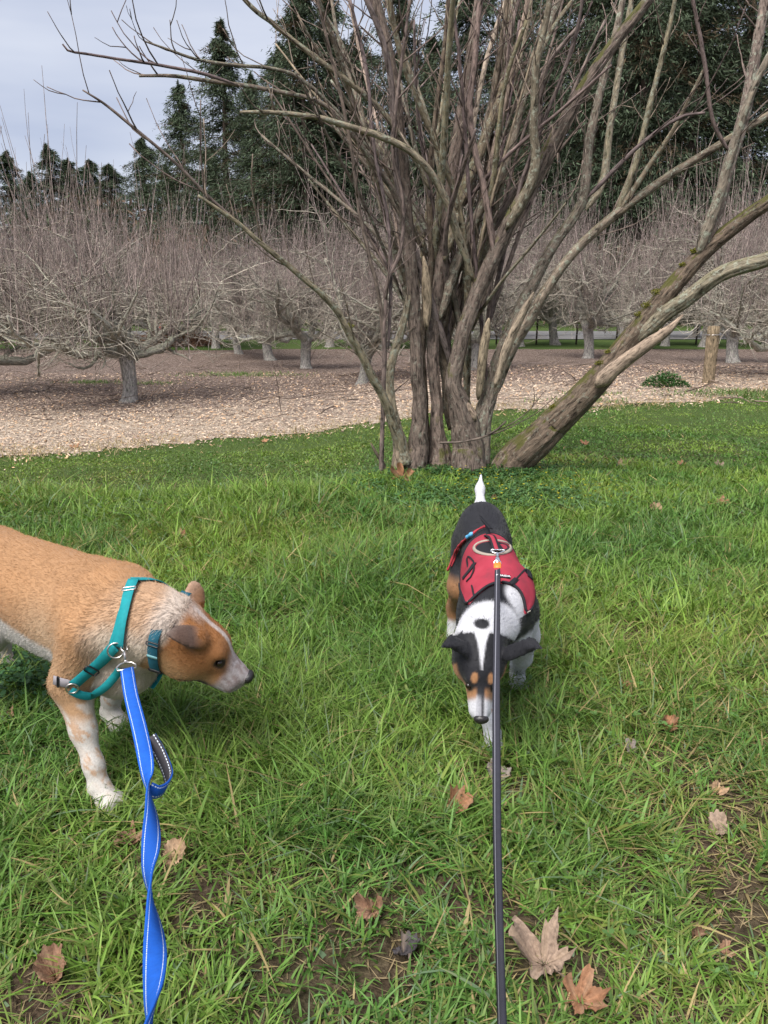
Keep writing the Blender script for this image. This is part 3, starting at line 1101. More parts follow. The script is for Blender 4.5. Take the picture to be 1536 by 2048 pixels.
    neck = sstep(0.05, 0.12, f) * (hx < 0.045)
    low = sstep(0.455, 0.385, z + 0.06 * (nz - 0.5))
    C = mixc(C, np.array([0.40, 0.26, 0.165]), 0.8 * neck)
    C = mixc(C, np.array([0.50, 0.43, 0.35]), 0.9 * neck * low)
    C = mixc(C, white * 1.05, 0.6 * sstep(-0.035, 0.0, hx) * sstep(0.065, 0.04, hx) * sstep(-0.05, 0.01, hz + 0.02 * (nz - .5)) * neck)
    fore = (z < 0.265) & (f > -0.25)
    spk = np.clip((nf - 0.50) * 9, 0, 1)
    legw = sstep(0.205, 0.165, z + 0.10 * (nz - 0.5)) * fore
    C = mixc(C, white, legw)
    C = mixc(C, tan * 1.05, legw * spk * sstep(0.03, 0.06, z) * 0.75)
    C = mixc(C, white, 0.8 * fore * sstep(0.52, 0.60, nz) * (z < 0.235))
    hind = (z < 0.20) & (f < -0.35)
    C = mixc(C, white * 0.95, sstep(0.14, 0.10, z) * hind)
    C = mixc(C, tan, sstep(0.14, 0.10, z) * hind * spk * 0.4)
    head = (hx > 0.012) & (f > 0.1) & (hz > -0.12)
    ht = np.array([0.285, 0.122, 0.042])
    hm = sstep(0.022, 0.048, hx + 0.016 * (nz - 0.5)) * head
    C = mixc(C, ht * 1.0, hm)
    C = mixc(C, np.array([0.36, 0.22, 0.108]), 0.85 * hm * sstep(-0.015, -0.07, hz + 0.03 * (nz - .5)))
    C = C * np.where(hm > 0.5, 0.72 + 0.56 * nz, 1)[:, None]
    C = mixc(C, ht * 0.62, 0.6 * hm * np.exp(-(((hx - 0.085) / 0.03) ** 2 + ((hz - 0.0) / 0.025) ** 2)) * (hy > 0.02))
    nape = hm * sstep(0.090, 0.045, hx + 0.02 * (nz - 0.5)) * sstep(0.046, 0.026, np.abs(hy + 0.012)) * (hz > 0)
    C = mixc(C, np.array([0.50, 0.39, 0.33]), 0.85 * nape)
    bl = hm * (hz > -0.002) * sstep(0.010, 0.005, np.abs(hy + 0.002 + 0.006 * (nz - .5))) * sstep(0.03, 0.06, hx) * sstep(0.195, 0.17, hx)
    C = mixc(C, np.array([0.50, 0.42, 0.38]), bl)
    mz = sstep(0.168, 0.188, hx + 0.012 * (nz - 0.5) + 0.010 * np.clip(hz / 0.02, -1, 1)) * head
    C = mixc(C, np.array([0.36, 0.32, 0.32]), mz)
    C = mixc(C, np.array([0.22, 0.165, 0.155]), mz * np.clip((nf - 0.44) * 8, 0, 1) * 0.85)
    C = mixc(C, np.array([0.035, 0.028, 0.028]), 0.95 * head * np.exp(-(((hx - 0.166) / 0.024) ** 2 + ((hz + 0.074) / 0.013) ** 2)) * 1.6)
    eye_c = np.array([0.1605, 0.0360, -0.0045])
    for q in (1, -1):
        de = np.sqrt((hx - eye_c[0]) ** 2 + (hy - q * eye_c[1]) ** 2 + (hz - eye_c[2]) ** 2)
        C = mixc(C, (0.03, 0.02, 0.015), sstep(0.0155, 0.0125, de) * head)
        C = mixc(C, (0.10, 0.055, 0.03), 0.75 * np.exp(-(((hx - 0.178) / 0.012) ** 2 + ((hy - q * 0.034) / 0.012) ** 2 + ((hz + 0.016) / 0.010) ** 2)))
        C = mixc(C, (0.16, 0.075, 0.03), 0.5 * np.exp(-(((hx - 0.155) / 0.014) ** 2 + ((hy - q * 0.036) / 0.016) ** 2 + ((hz + 0.026) / 0.012) ** 2)))
    Vw = D.w(V)
    ear_n = (V - n0) @ AN.T
    ein = (np.abs(ear_n[:, 0] - 0.042) < 0.056) & (np.abs(ear_n[:, 1]) < 0.028) & (np.abs(ear_n[:, 2]) < 0.016) & (hy > 0.035)
    C = mixc(C, (0.085, 0.055, 0.045), 0.9 * ein * sstep(-0.01, 0.03, ear_n[:, 0]))
    ear_f = ((V - e0) @ up_ear > 0.012) & (hy < -0.02) & (np.abs((V - e0) @ sdv) < 0.04)
    C = mixc(C, (0.30, 0.165, 0.095), 0.8 * ear_f)
    C = mixc(C, (0.16, 0.115, 0.095), 0.8 * ear_f * sstep(0.055, 0.075, (V - e0) @ up_ear))
    C = mixc(C, (0.05, 0.035, 0.03), 0.8 * head * (hx > 0.12) * (hx < 0.222) * np.exp(-((hz + 0.070 - 0.10 * (hx - 0.2)) / 0.0040) ** 2) * (np.abs(hy) > 0.008))
    nosem = sstep(0.2255, 0.2295, hx) * (hz > -0.028) * head
    Q = Q[:, ::-1]
    Nw = vert_normals(Vw, Q)
    root = thing('dog', 'tan and white dog in a teal harness, head lowered, cut off by the photo edge', 'dog', D.O)
    body = mesh_np('body', Vw - D.O, Q, M_coat, True, root, C)
    mb = MB()
    for q in (1, -1):
        me = MB()
        v_, f_ = ball(D.w(H(*(eye_c * (1, q, 1)))), 0.0078)
        me.add(v_ - D.O, f_)
        me.build('eye', M_eye, root)
    v_, f_ = ball(D.w(H(0.2395, 0, -0.0135)), (0.0125, 0.0190, 0.0145), A @ D.A)
    mb.add(v_ - D.O, f_)
    mb.build('nose', M_nose, root)
    # fur
    dirs = np.tile(-D.f, (len(V), 1)).astype(float)
    legm = np.clip((0.27 - z) / 0.06, 0, 1)[:, None]
    dirs = dirs * (1 - legm) + legm * np.array([0, 0, -1.0])
    side = np.clip((0.44 - z) / 0.1, 0, 1)[:, None] * 0.45
    dirs = dirs - np.array([0, 0, 1.0]) * side
    nk = np.clip((f - 0.05) / 0.05, 0, 1)[:, None] * (hx < 0.03)[:, None]
    dirs = dirs - nk * np.array([0, 0, 0.8])
    hd = (hm > 0.3)[:, None]
    dirs = np.where(hd, -(hf @ D.A)[None], dirs)
    ln = np.full(len(V), 0.0115)
    ln = np.where(nk[:, 0] > 0.3, 0.016, ln)
    ln = np.where(brst > 0.4, 0.013, ln)
    ln = np.where(z < 0.24, 0.006, ln)
    ln = np.where(hm > 0.3, 0.0075, ln)
    ln = np.where(head & (hx > 0.13), 0.0045, ln)
    ln = np.where(ein | ear_f, 0.004, ln)
    ln = np.where((z < 0.03) | (nosem > 0.3), 0.0, ln)
    wd = np.where(head & (hx > 0.02), 2.6, 1.0)
    fur(root, Vw - D.O, Q, Nw, C * np.where(hm > 0.3, 0.85 + 0.5 * nf, 0.9 + 0.2 * nf)[:, None], dirs, ln, 170000, 0.00036, wd)
    return Skin(Vw, Q), H, A


tan_skin, TH, TA = build_tan_dog()
# ------------------------------------------------------------------ webbing, metal
def mat_web(name, c, c2=None, stitch=None, weave=900, line=None):
    """woven strap: fine ribs across, optional reflective stitches near the edges, optional other underside"""
    t = NT(name)
    g = t.attr('grain').outputs['Vector']
    sp = t.n('SeparateXYZ', Vector=g)
    w = t.n('TexWave', {'wave_type': 'BANDS', 'bands_direction': 'Y'}, Vector=g, Scale=weave / 6.28, Distortion=0.6)
    n = t.noise(geo_pos(t), 90, 3)
    colr = t.mix(0.35, c, t.ramp(n, [(0.3, tuple(x * 0.7 for x in c)), (0.7, tuple(min(1, x * 1.25) for x in c))]))
    if c2 is not None:
        under = t.math('LESS_THAN', sp.outputs[2], -0.5)
        colr = t.mix(under.outputs[0], colr, c2)
    if stitch is not None:
        ax = t.math('ABSOLUTE', sp.outputs[0])
        m1 = t.math('LESS_THAN', t.math('ABSOLUTE', t.math('SUBTRACT', ax, stitch[0])), stitch[1])
        m2 = t.math('GREATER_THAN', t.math('SINE', t.math('MULTIPLY', sp.outputs[1], 6.283 / stitch[2])), -0.35)
        m = t.math('MULTIPLY', m1, m2)
        colr = t.mix(m.outputs[0], colr, (0.62, 0.68, 0.76))
    if line is not None:
        m1 = t.math('LESS_THAN', t.math('ABSOLUTE', t.math('SUBTRACT', sp.outputs[0], line[0])), line[1])
        colr = t.mix(m1.outputs[0], colr, line[2])
    return t.done(t.bsdf(colr, 0.72, t.bump(w.outputs[0], 0.5, 0.0006), 0.25))


M_teal = mat_web('teal_webbing', (0.010, 0.230, 0.255))
M_blue = mat_web('blue_webbing', (0.008, 0.088, 0.430), (0.007, 0.075, 0.37), (0.70, 0.040, 0.0034))
M_loop = mat_web('blue_webbing_padded', (0.008, 0.088, 0.430), (0.045, 0.042, 0.048), (0.66, 0.075, 0.0062))
M_gwebb = mat_web('grey_webbing', (0.26, 0.24, 0.26))
M_collar = mat_web('dark_teal_webbing', (0.012, 0.085, 0.125))
M_pale = mat_web('pale_teal_tape', (0.16, 0.33, 0.36))
M_black = mat_web('black_webbing', (0.014, 0.014, 0.018))
M_cable = mat_web('dark_grey_leash', (0.030, 0.030, 0.040), None, None, 500, (0.25, 0.13, (0.20, 0.20, 0.23)))
M_steel = plain('brushed_nickel', (0.55, 0.52, 0.50), 0.32, 0.5, 1.0, 0.15, 200)
M_chrome = plain('chrome', (0.75, 0.76, 0.78), 0.18, 0.5, 1.0, 0.1, 200)
M_plastic = plain('black_plastic', (0.012, 0.012, 0.014), 0.4, 0.4)


def ring_mesh(c, n, r, wire, arc=None, seg=28, sx=1.0, up=None):
    """a bent wire ring round axis n"""
    n = nrm(n); up = nrm(np.cross(n, [0.3, 0.2, 1.0]) if up is None else np.asarray(up) - n * (np.asarray(up) @ n)); sd = np.cross(n, up)
    th = np.linspace(0, 2 * np.pi, seg + 1)
    P = np.asarray(c) + up * (np.cos(th) * r)[:, None] + sd * (np.sin(th) * r * sx)[:, None]
    V, F, G = tubes(P[None], np.full((1, seg + 1), wire), 8, cap=False)
    return V, F


def slider_mesh(c, n, along, w, h, wire):
    """flat rectangular buckle frame"""
    n = nrm(n); al = nrm(np.asarray(along) - n * (np.asarray(along) @ n)); sd = np.cross(n, al)
    q = [(-1, -.7), (-1, .7), (-.8, 1), (.8, 1), (1, .7), (1, -.7), (.8, -1), (-.8, -1), (-1, -.7)]
    P = np.array([np.asarray(c) + sd * w * 0.5 * a + al * h * 0.5 * b for a, b in q])
    V, F, G = tubes(P[None], np.full((1, len(q)), wire), 8, cap=True)
    return V, F


def part(name, VF, mat, parent, O, smooth=True):
    V, F = VF[0], VF[1]
    mb = MB(); mb.add(np.asarray(V) - O, F, None, VF[2] if len(VF) > 2 else None)
    return mb.build(name, mat, parent, smooth)


def build_tan_gear():
    sk = tan_skin
    D = TAN
    O = D.O
    h = thing('dog_harness', 'teal webbing harness with metal rings on the tan dog', 'harness', O)
    # loop round the base of the neck, passing behind it
    pts_top = [(268, 1166), (256, 1212), (246, 1262), (242, 1290)]
    P, N = sk.path(pts_top, 22, 0.010)
    part('neck_strap', ribbon(P, N, 0.0245, 0.0022), M_teal, h, O)
    # continues over the far side of the neck
    c0 = D.w((D.l(P[0])[0], 0.0, 0.385)); ax = D.f
    Pr, Nr = sk.ring(c0, ax, np.array([0, 0, 1.0]), 40, 0.006, 0, 175)
    pth = np.vstack([P[:1], Pr[6:]]); nth = np.vstack([N[:1], Nr[6:]])
    sidew = np.sign((Pr[20] - c0) @ D.r)
    if sidew > 0:
        Pr, Nr = sk.ring(c0, ax, np.array([0, 0, 1.0]), 40, 0.006, 0, -175)
        pth = np.vstack([P[:1], Pr[6:]]); nth = np.vstack([N[:1], Nr[6:]])
    pth = smooth_path(resample(pth, 40), 3); nth = resample(nth, 40)
    part('neck_strap', ribbon(pth, nth, 0.0245, 0.0022), M_teal, h, O)
    P2, N2 = sk.path([(250, 1216), (238, 1258), (228, 1288)], 14, 0.0055)
    part('under_strap', ribbon(P2, N2, 0.018, 0.002), M_teal, h, O)
    P3, N3 = sk.path([(234, 1290), (205, 1318), (172, 1345), (148, 1366)], 24, 0.0065)
    part('chest_strap', ribbon(P3, N3, 0.0255, 0.0024), M_teal, h, O)
    P4, N4 = sk.path([(142, 1376), (158, 1386), (182, 1388), (210, 1372), (230, 1350), (244, 1332)], 30, 0.009)
    part('breast_strap', ribbon(P4, N4, 0.019, 0.0022), M_teal, h, O)
    P5, N5 = sk.path([(140, 1366), (126, 1363), (110, 1359)], 12, 0.004, 1)
    part('girth_strap', ribbon(P5, N5, 0.021, 0.0022), M_gwebb, h, O)
    part('girth_buckle', slider_mesh(P5[7] + N5[7] * 0.002, N5[7], P5[8] - P5[6], 0.024, 0.004, 0.0016), M_plastic, h, O)
    # hardware
    p, n = P[5] + N[5] * 0.002, N[5]
    part('slider', slider_mesh(p, n, P[6] - P[4], 0.029, 0.010, 0.0016), M_steel, h, O)
    i = 15
    part('slider', slider_mesh(P3[i] + N3[i] * 0.003, N3[i], P3[i + 1] - P3[i - 1], 0.031, 0.016, 0.0018), M_plastic, h, O)
    q, nq = sk.eye(240, 1292)
    RC = q + nq * 0.014 + np.array([0, 0, -0.004])
    part('ring', ring_mesh(RC, nq * 0.7 + np.array([0.5, -0.2, 0.1]), 0.0165, 0.0019), M_steel, h, O)
    part('ring', ring_mesh(px(140, 1372, 1.0) * 0 + (P3[-1] + P4[0]) * 0.5 + N3[-1] * 0.003, N3[-1], 0.0125, 0.0018), M_steel, h, O)
    # collar
    c = thing('dog_collar', 'dark teal collar with a pale band round the tan dog\'s neck', 'collar', O)
    cc0 = px(350, 1268, 1.630)
    axc = nrm(np.array([0.93, -0.22, -0.20]))
    Pc, Nc = sk.ring(cc0, axc, np.array([0, 0, 1.0]), 60, 0.0055)
    Pc = Pc - Nc * (0.016 * sstep(0.25, 0.75, Nc[:, 2]))[:, None]
    cstrap = part('strap', ribbon(Pc, Nc, 0.0235, 0.0026, closed=True), M_collar, c, O)
    # where it shows: pale tape and slide
    Qp = (Pc - np.array([0, 0, CAM_H]))
    vv = 1024 - FPX * (Qp[:, 1] * SP + Qp[:, 2] * CP) / (Qp[:, 1] * CP - Qp[:, 2] * SP)
    front = (Nc @ np.array([0, -1.0, 0.35])) > 0.2
    for name, vt, mt, kind in (('pale_band', 1313, M_pale, 0), ('slide', 1284, M_plastic, 1), ('buckle', 1342, M_plastic, 1)):
        k = int(np.argmin(np.where(front, np.abs(vv - vt), 1e9)))
        j = [(k + d) % 60 for d in (-1, 0, 1)]
        if kind == 0:
            pp = np.array([Pc[k] * 0.65 + Pc[j[0]] * 0.35, Pc[k], Pc[k] * 0.65 + Pc[j[2]] * 0.35]) + Nc[k] * 0.002
            part(name, ribbon(pp, Nc[j], 0.0245, 0.0016), mt, cstrap, O)
        else:
            part(name, slider_mesh(Pc[k] + Nc[k] * 0.002, Nc[k], Pc[j[2]] - Pc[j[0]], 0.028, 0.007, 0.0017), mt, c, O)
    # leash
    le = thing('dog_leash', 'blue twisted webbing leash with white stitching clipped to the teal harness', 'leash', RC)
    O2 = RC
    T = lambda u, v, t: np.array([0, 0, CAM_H]) + ray(u, v) * t
    tc = np.linalg.norm((RC - np.array([0, 0, CAM_H]))) / np.linalg.norm(ray(248, 1300))
    top = T(253, 1334, tc - 0.045)
    hook = T(249, 1300, tc - 0.012)
    ax_ = nrm(top - hook)
    vw = nrm(np.array([0, 0, CAM_H]) - hook)
    V, F, G = tubes(np.array([[hook, hook + ax_ * 0.010, hook + ax_ * 0.014, hook + ax_ * 0.030, hook + ax_ * 0.031, hook + ax_ * 0.034]]),
                    np.array([[.0022, .0042, .0036, .0032, .0048, .0048]]), 10)
    shaft = part('clip_shaft', (V, F), M_steel, le, O2)
    hk = np.array([hook + ax_ * 0.006, hook - ax_ * 0.004 + np.cross(ax_, vw) * 0.008, hook - ax_ * 0.014 + np.cross(ax_, vw) * 0.004, hook - ax_ * 0.012 - np.cross(ax_, vw) * 0.006, hook + ax_ * 0.002 - np.cross(ax_, vw) * 0.008])
    V, F, G = tubes(catmull(hk, 5)[None], np.full((1, 21), 0.0022), 8)
    part('clip_hook', (V, F), M_steel, shaft, O2)
    sdv = nrm(np.cross(ax_, vw))
    e = hook + ax_ * 0.034
    dr = np.array([e, e + sdv * 0.012 + ax_ * 0.003, e + sdv * 0.0185 + ax_ * 0.010, e + sdv * 0.0185 + ax_ * 0.019, e - sdv * 0.0185 + ax_ * 0.019, e - sdv * 0.0185 + ax_ * 0.010, e - sdv * 0.012 + ax_ * 0.003, e])
    V, F, G = tubes(dr[None], np.full((1, len(dr)), 0.0022), 8)
    part('swivel_ring', (V, F), M_steel, shaft, O2)
    s0 = e + ax_ * 0.017
    path = [(262, 1390, 1.545), (277, 1450, 1.44), (288, 1500, 1.38), (296, 1548, 1.325), (298, 1577, 1.295), (303, 1630, 1.225), (302, 1690, 1.155), (299, 1740, 1.10),
            (302, 1785, 1.05), (308, 1850, .985), (310, 1910, .925), (308, 1975, .86), (303, 2040, .80), (296, 2120, .73), (285, 2260, .62), (270, 2420, .52)]
    vv = np.array([1350] + [q[1] for q in path], float)
    pts = np.vstack([s0[None], np.array([T(*q) for q in path])])
    n = 150
    L = np.concatenate([[0], np.cumsum(np.linalg.norm(np.diff(pts, axis=0), axis=1))])
    cm = catmull(pts, 12); vc = np.interp(np.linspace(0, len(pts) - 1, len(cm)), np.arange(len(pts)), vv)
    PP = resample(np.column_stack([cm, vc]), n)
    vc = PP[:, 3]; PP = PP[:, :3]
    phi = np.interp(vc, [1340, 1440, 1500, 1545, 1577, 1620, 1680, 1745, 1785, 1835, 1910, 1990, 2042, 2110, 2420],
                    [0.05, 0.0, -0.05, 0.35 * np.pi * 0.6, 0.5 * np.pi, 0.70 * np.pi, 1.0 * np.pi, 1.33 * np.pi, 1.5 * np.pi, 1.70 * np.pi, 2.0 * np.pi, 2.28 * np.pi, 2.5 * np.pi, 2.8 * np.pi, 3.6 * np.pi])
    Tn = nrm(np.gradient(PP, axis=0))
    N0 = nrm(np.array([0, 0, CAM_H]) - PP); N0 = nrm(N0 - Tn * (N0 * Tn).sum(1, keepdims=True)); S0 = np.cross(Tn, N0)
    NN = N0 * np.cos(phi)[:, None] + S0 * np.sin(phi)[:, None]
    part('strap', ribbon(PP, NN, 0.0272, 0.0032), M_blue, le, O2)
    # padded handle loop that hangs beside the strap
    lp = catmull(np.array([T(300, 1474, 1.408), T(322, 1512, 1.40), T(337, 1552, 1.375), T(332, 1573, 1.345), T(315, 1584, 1.315), T(298, 1578, 1.300)]), 8)
    rt, upv = np.array([1.0, 0, 0]), np.array([0, SP, CP])
    S = -0.42 * rt - 0.86 * upv + np.array([0, -0.25, 0])
    Tn = nrm(np.gradient(lp, axis=0))
    Nn = -nrm(np.cross(np.tile(S, (len(lp), 1)), Tn))
    part('handle_loop', ribbon(lp, Nn, 0.0230, 0.0042), M_loop, le, O2)
    return RC


build_tan_gear()
# ------------------------------------------------------------------ black, white and tan dog in a red vest
BLK = Dog((0.290, 1.915), (-0.030, -1.0))


def build_black_dog():
    D = BLK
    S = Sculpt((-0.66, -0.20, -0.015), (0.48, 0.20, 0.62), 0.004)
    S.ell((-0.10, 0, 0.337), (0.185, 0.079, 0.118), k=0.05)
    S.ell((0.00, 0, 0.322), (0.11, 0.076, 0.112), k=0.05)
    S.ell((-0.28, 0, 0.362), (0.18, 0.066, 0.086), k=0.05)
    S.ell((-0.45, 0, 0.382), (0.122, 0.080, 0.104), k=0.05)
    S.ell((0.05, 0, 0.285), (0.06, 0.066, 0.075), k=0.05)
    for sd, pts in ((1, [((0.02, .055, .32), .048), ((-0.015, .064, .225), .037), ((0.075, .045, .135), .0250), ((0.115, .022, .075), .0195), ((0.128, .014, .042), .0205)]),
                    (-1, [((0.0, -.060, .32), .048), ((-0.05, -.082, .225), .037), ((-0.11, -.088, .135), .0245), ((-0.195, -.092, .072), .0190), ((-0.215, -.092, .042), .0200)])):
        S.ell((0.0, sd * 0.056, 0.325), (0.062, 0.028, 0.080), k=0.045)
        S.limb(pts, 0.02)
        tip = np.array(pts[-1][0])
        S.cone(tip + (0, 0, -.012), tip + (0.036, 0, -.024), 0.021, 0.0175, 0.015)
        for q in (-0.5, 0.5):
            S.cone(tip + (0.018, q * 0.016, -.017), tip + (0.048, q * 0.026, -.028), 0.0120, 0.0100, 0.005)
            S.cone(tip + (0.016, q * 0.028, -.020), tip + (0.036, q * 0.046, -.029), 0.0110, 0.0090, 0.005)
    for pts in ([((-0.46, .038, .35), .056), ((-0.39, .062, .235), .040), ((-0.50, .074, .125), .0230), ((-0.485, .080, .042), .0200)],
                [((-0.46, -.038, .35), .056), ((-0.42, -.058, .235), .040), ((-0.57, -.060, .130), .0230), ((-0.59, -.060, .042), .0200)]):
        S.limb(pts, 0.028)
        tip = np.array(pts[-1][0])
        S.cone(tip + (0, 0, -.014), tip + (0.044, 0, -.025), 0.0205, 0.0175, 0.013)
    t0 = D.l(px(961, 1014, 2.46)); t1 = D.l(px(960, 978, 2.50)); t2 = D.l(px(962, 950, 2.53))
    S.limb([(tuple(t0 + (0.02, 0, -.04)), .022), (tuple(t0), .0165), (tuple(t1), .0125), (tuple(t2), .0040)], 0.02)
    # head
    pit = R(54); yw = R(4)
    hd = np.array([-math.sin(yw), -math.cos(yw), 0])
    hf = D.v(hd * math.cos(pit) + np.array([0, 0, -math.sin(pit)]))
    hr = D.v(np.array([hd[1], -hd[0], 0]))
    hu = D.v(hd * math.sin(pit) + np.array([0, 0, math.cos(pit)]))
    ro = R(5)
    hr, hu = hr * math.cos(ro) + hu * math.sin(ro), hu * math.cos(ro) - hr * math.sin(ro)
    nose = D.l(px(962, 1440, 1.60))
    H0 = nose - hf * 0.208 + hu * 0.012
    A = np.stack([hf, hr, hu])
    H = lambda x, y, z: H0 + hf * x + hr * y + hu * z
    occ = H(0.020, 0, -0.030)
    S.limb([((0.00, 0, .358), .078), ((0.075, 0.004, .352), .072), (tuple(0.5 * np.array((0.075, 0.004, .350)) + 0.5 * occ), .064), (tuple(occ), .058)], 0.03)
    S.ell(H(0.055, 0, -0.016), (0.070, 0.057, 0.048), A, 0.02)
    S.ell(H(0.098, 0, -0.004), (0.036, 0.041, 0.030), A, 0.018)
    for q in (1, -1):
        S.ell(H(0.070, q * 0.032, -0.040), (0.050, 0.030, 0.040), A, 0.02)
        S.ell(H(0.119, q * 0.024, 0.004), (0.015, 0.012, 0.010), A, 0.010)
        S.ell(H(0.134, q * 0.035, -0.006), (0.011, 0.007, 0.007), A, 0.007, cut=True)
    S.cone(H(0.115, 0, -0.026), H(0.186, 0, -0.022), 0.0310, 0.0205, 0.018)
    S.cone(H(0.120, 0, -0.008), H(0.194, 0, -0.010), 0.0170, 0.0125, 0.012)
    for q in (1, -1):
        S.cone(H(0.122, q * 0.013, -0.034), H(0.186, q * 0.010, -0.029), 0.0185, 0.0150, 0.010)
    S.cone(H(0.075, 0, -0.058), H(0.172, 0, -0.042), 0.026, 0.0120, 0.012)
    S.ell(H(0.2045, 0, -0.010), (0.010, 0.0145, 0.011), A, 0.005)
    ears = []
    for q, base, knee, tip in ((1, (938, 1302, 1.66), (906, 1285, 1.64), (884, 1294, 1.60)), (-1, (1020, 1306, 1.655), (1060, 1290, 1.635), (1084, 1296, 1.60))):
        b, kn, tp = (D.l(px(*w_)) for w_ in (base, knee, tip))
        ears.append((b, kn, tp))
        fl = nrm(hu * 0.95 - hf * 0.25)
        d1 = nrm(kn - b); fl1 = nrm(fl - d1 * (fl @ d1)); A1 = np.stack([d1, np.cross(fl1, d1), fl1])
        S.cone(b, kn, 0.0200, 0.0180, 0.010, flat=fl1, amt=0.36)
        d2 = nrm(tp - kn); fl2 = nrm(hu * 0.95 - hf * 0.2); fl2 = nrm(fl2 - d2 * (fl2 @ d2)); A2 = np.stack([d2, np.cross(fl2, d2), fl2])
        S.cone(kn, tp, 0.0175, 0.0050, 0.006, flat=fl2, amt=0.36)
    V, Q = S.mesh(2)
    hc = (V - H0) @ A.T
    hx, hy, hz = hc.T
    f, r, z = V.T
    nz = n3(V, 26, 103); nf = n3(V, 90, 109)
    blk = np.array([0.0125, 0.0125, 0.016]); wht = np.array([0.50, 0.50, 0.53]); tan = np.array([0.25, 0.125, 0.058])
    C = np.tile(blk, (len(V), 1)) * (0.7 + 0.6 * nz)[:, None]
    # white neck, chest and feet; tan lower thighs
    head = (hx > 0.0) & (f > 0.12)
    nk = sstep(0.150, 0.165, f + 0.012 * (nz - 0.5) + 0.25 * (r < -0.03) * (0.36 - z) * 0) * (~head)
    C = mixc(C, wht, nk)
    C = mixc(C, wht, sstep(0.30, 0.27, z + 0.04 * (nz - 0.5)) * (f > 0.02) * (f < 0.2) * (r < 0.05))
    C = mixc(C, wht, sstep(0.305, 0.28, z + 0.03 * (nz - .5)) * (r < -0.045) * (f > -0.22))
    C = mixc(C, wht, ((z < 0.235) & ((r < 0.02) | (z < 0.16))) * (f > -0.30))
    hl = (f < -0.30) & (z < 0.30)
    C = mixc(C, tan, sstep(0.285, 0.25, z + 0.03 * (nz - .5)) * hl * 0.95)
    C = mixc(C, wht, sstep(0.10, 0.075, z) * hl)
    tl = ((V - t0) @ nrm(t2 - t0) > 0.002) & (f < -0.46) & (z > 0.40)
    C = mixc(C, wht, tl * 1.0)
    for (a_, b_, c_, s_) in ((0.135, 0.062, 0.33, 0.010), (0.15, -0.058, 0.345, 0.011), (0.115, -0.070, 0.355, 0.009), (0.17, 0.05, 0.31, 0.009), (0.17, -0.055, 0.30, 0.010), (0.05, -0.098, 0.27, 0.014)):
        C = mixc(C, blk, sstep(s_ * 1.3, s_ * 0.7, np.sqrt((f - a_) ** 2 + (r - b_) ** 2 + ((z - c_) * .6) ** 2)) * ~head)
    C = mixc(C, wht, sstep(0.045, 0.028, np.sqrt((f - 0.125) ** 2 + (r + 0.040) ** 2)) * (z > 0.36) * 0.9)
    # head markings
    C = mixc(C, blk, sstep(0.012, 0.026, hx + 0.008 * (nz - .5)) * head * (hz > -0.07))
    C = mixc(C, wht, ((hx <= 0.02) & (f > 0.165)) * 1.0 * sstep(0.026, 0.012, hx + 0.008 * (nz - .5)))
    pz = sstep(0.016, 0.011, np.sqrt(((hx + 0.002) / 1.0) ** 2 + ((hy - 0.003) / 1.35) ** 2)) * (hz > -0.02) * (f > 0.12)
    wb = np.interp(hx, [0.0, 0.02, 0.045, 0.075, 0.10], [0.040, 0.016, 0.0085, 0.0040, 0.0010])
    C = mixc(C, wht, sstep(wb + 0.003, wb - 0.002, np.abs(hy - 0.004)) * head * (hx < 0.105) * (hz > -0.02))
    C = mixc(C, blk, pz)
    ll = (hx > 0.085) & head
    C = mixc(C, tan * 1.3, ll * sstep(-0.012, -0.030, hz + 0.25 * (hx - 0.13)) * 0.95)
    C = mixc(C, wht * 0.98, ll * sstep(0.150, 0.170, hx + 0.01 * (nz - .5)) * sstep(0.004, 0.010, np.abs(hy - 0.002)))
    C = mixc(C, tan * 1.25, ll * sstep(0.135, 0.150, hx) * sstep(0.172, 0.155, hx) * sstep(0.006, 0.012, np.abs(hy - 0.003)) * 0.9)
    C = mixc(C, np.array([0.30, 0.30, 0.33]), ll * sstep(0.150, 0.172, hx) * sstep(0.008, 0.004, np.abs(hy - 0.007)) * 0.8)
    for q in (1, -1):
        C = mixc(C, tan * 1.25, head * sstep(1.25, 0.8, np.sqrt(((hx - 0.120) / 0.011) ** 2 + ((hy - q * 0.0185) / 0.0075) ** 2)) * (hz > -0.01))
        de = np.sqrt((hx - 0.134) ** 2 + (hy - q * 0.031) ** 2 + (hz + 0.004) ** 2)
        C = mixc(C, (0.010, 0.009, 0.009), sstep(0.017, 0.012, de) * head)
    for b, kn, tp in ears:
        dd = (V - b) @ nrm(kn - b); off = np.linalg.norm(V - b - dd[:, None] * nrm(kn - b), axis=1)
        em = (dd > 0.004) & (off < 0.05) & (np.abs(hy) > 0.045)
        C = mixc(C, blk, em * 1.0)
        under = vert_normals(V, Q[:, ::-1])
        C = mixc(C, (0.16, 0.09, 0.07), em * 0.0 * (hy < 0) * sstep(0.2, 0.6, under @ nrm(-hu * 0.9 + hf * 0.2)) * (dd < 0.045))
    Vw = D.w(V)
    Q = Q[:, ::-1]
    Nw = vert_normals(Vw, Q)
    root = thing('dog', 'black, white and tan dog in a red vest walking towards the camera, nose down', 'dog', D.O)
    mesh_np('body', Vw - D.O, Q, M_coat, True, root, C)
    for q in (1, -1):
        v_, f_ = ball(D.w(H(0.1340, q * 0.0285, -0.007)), 0.0078)
        part('eye', (v_, f_), M_eye, root, D.O)
    v_, f_ = ball(D.w(H(0.2065, 0, -0.009)), (0.0110, 0.0175, 0.0130), A @ D.A)
    part('nose', (v_, f_), M_nose, root, D.O)
    dirs = np.tile(-D.f, (len(V), 1)).astype(float)
    legm = np.clip((0.24 - z) / 0.06, 0, 1)[:, None]
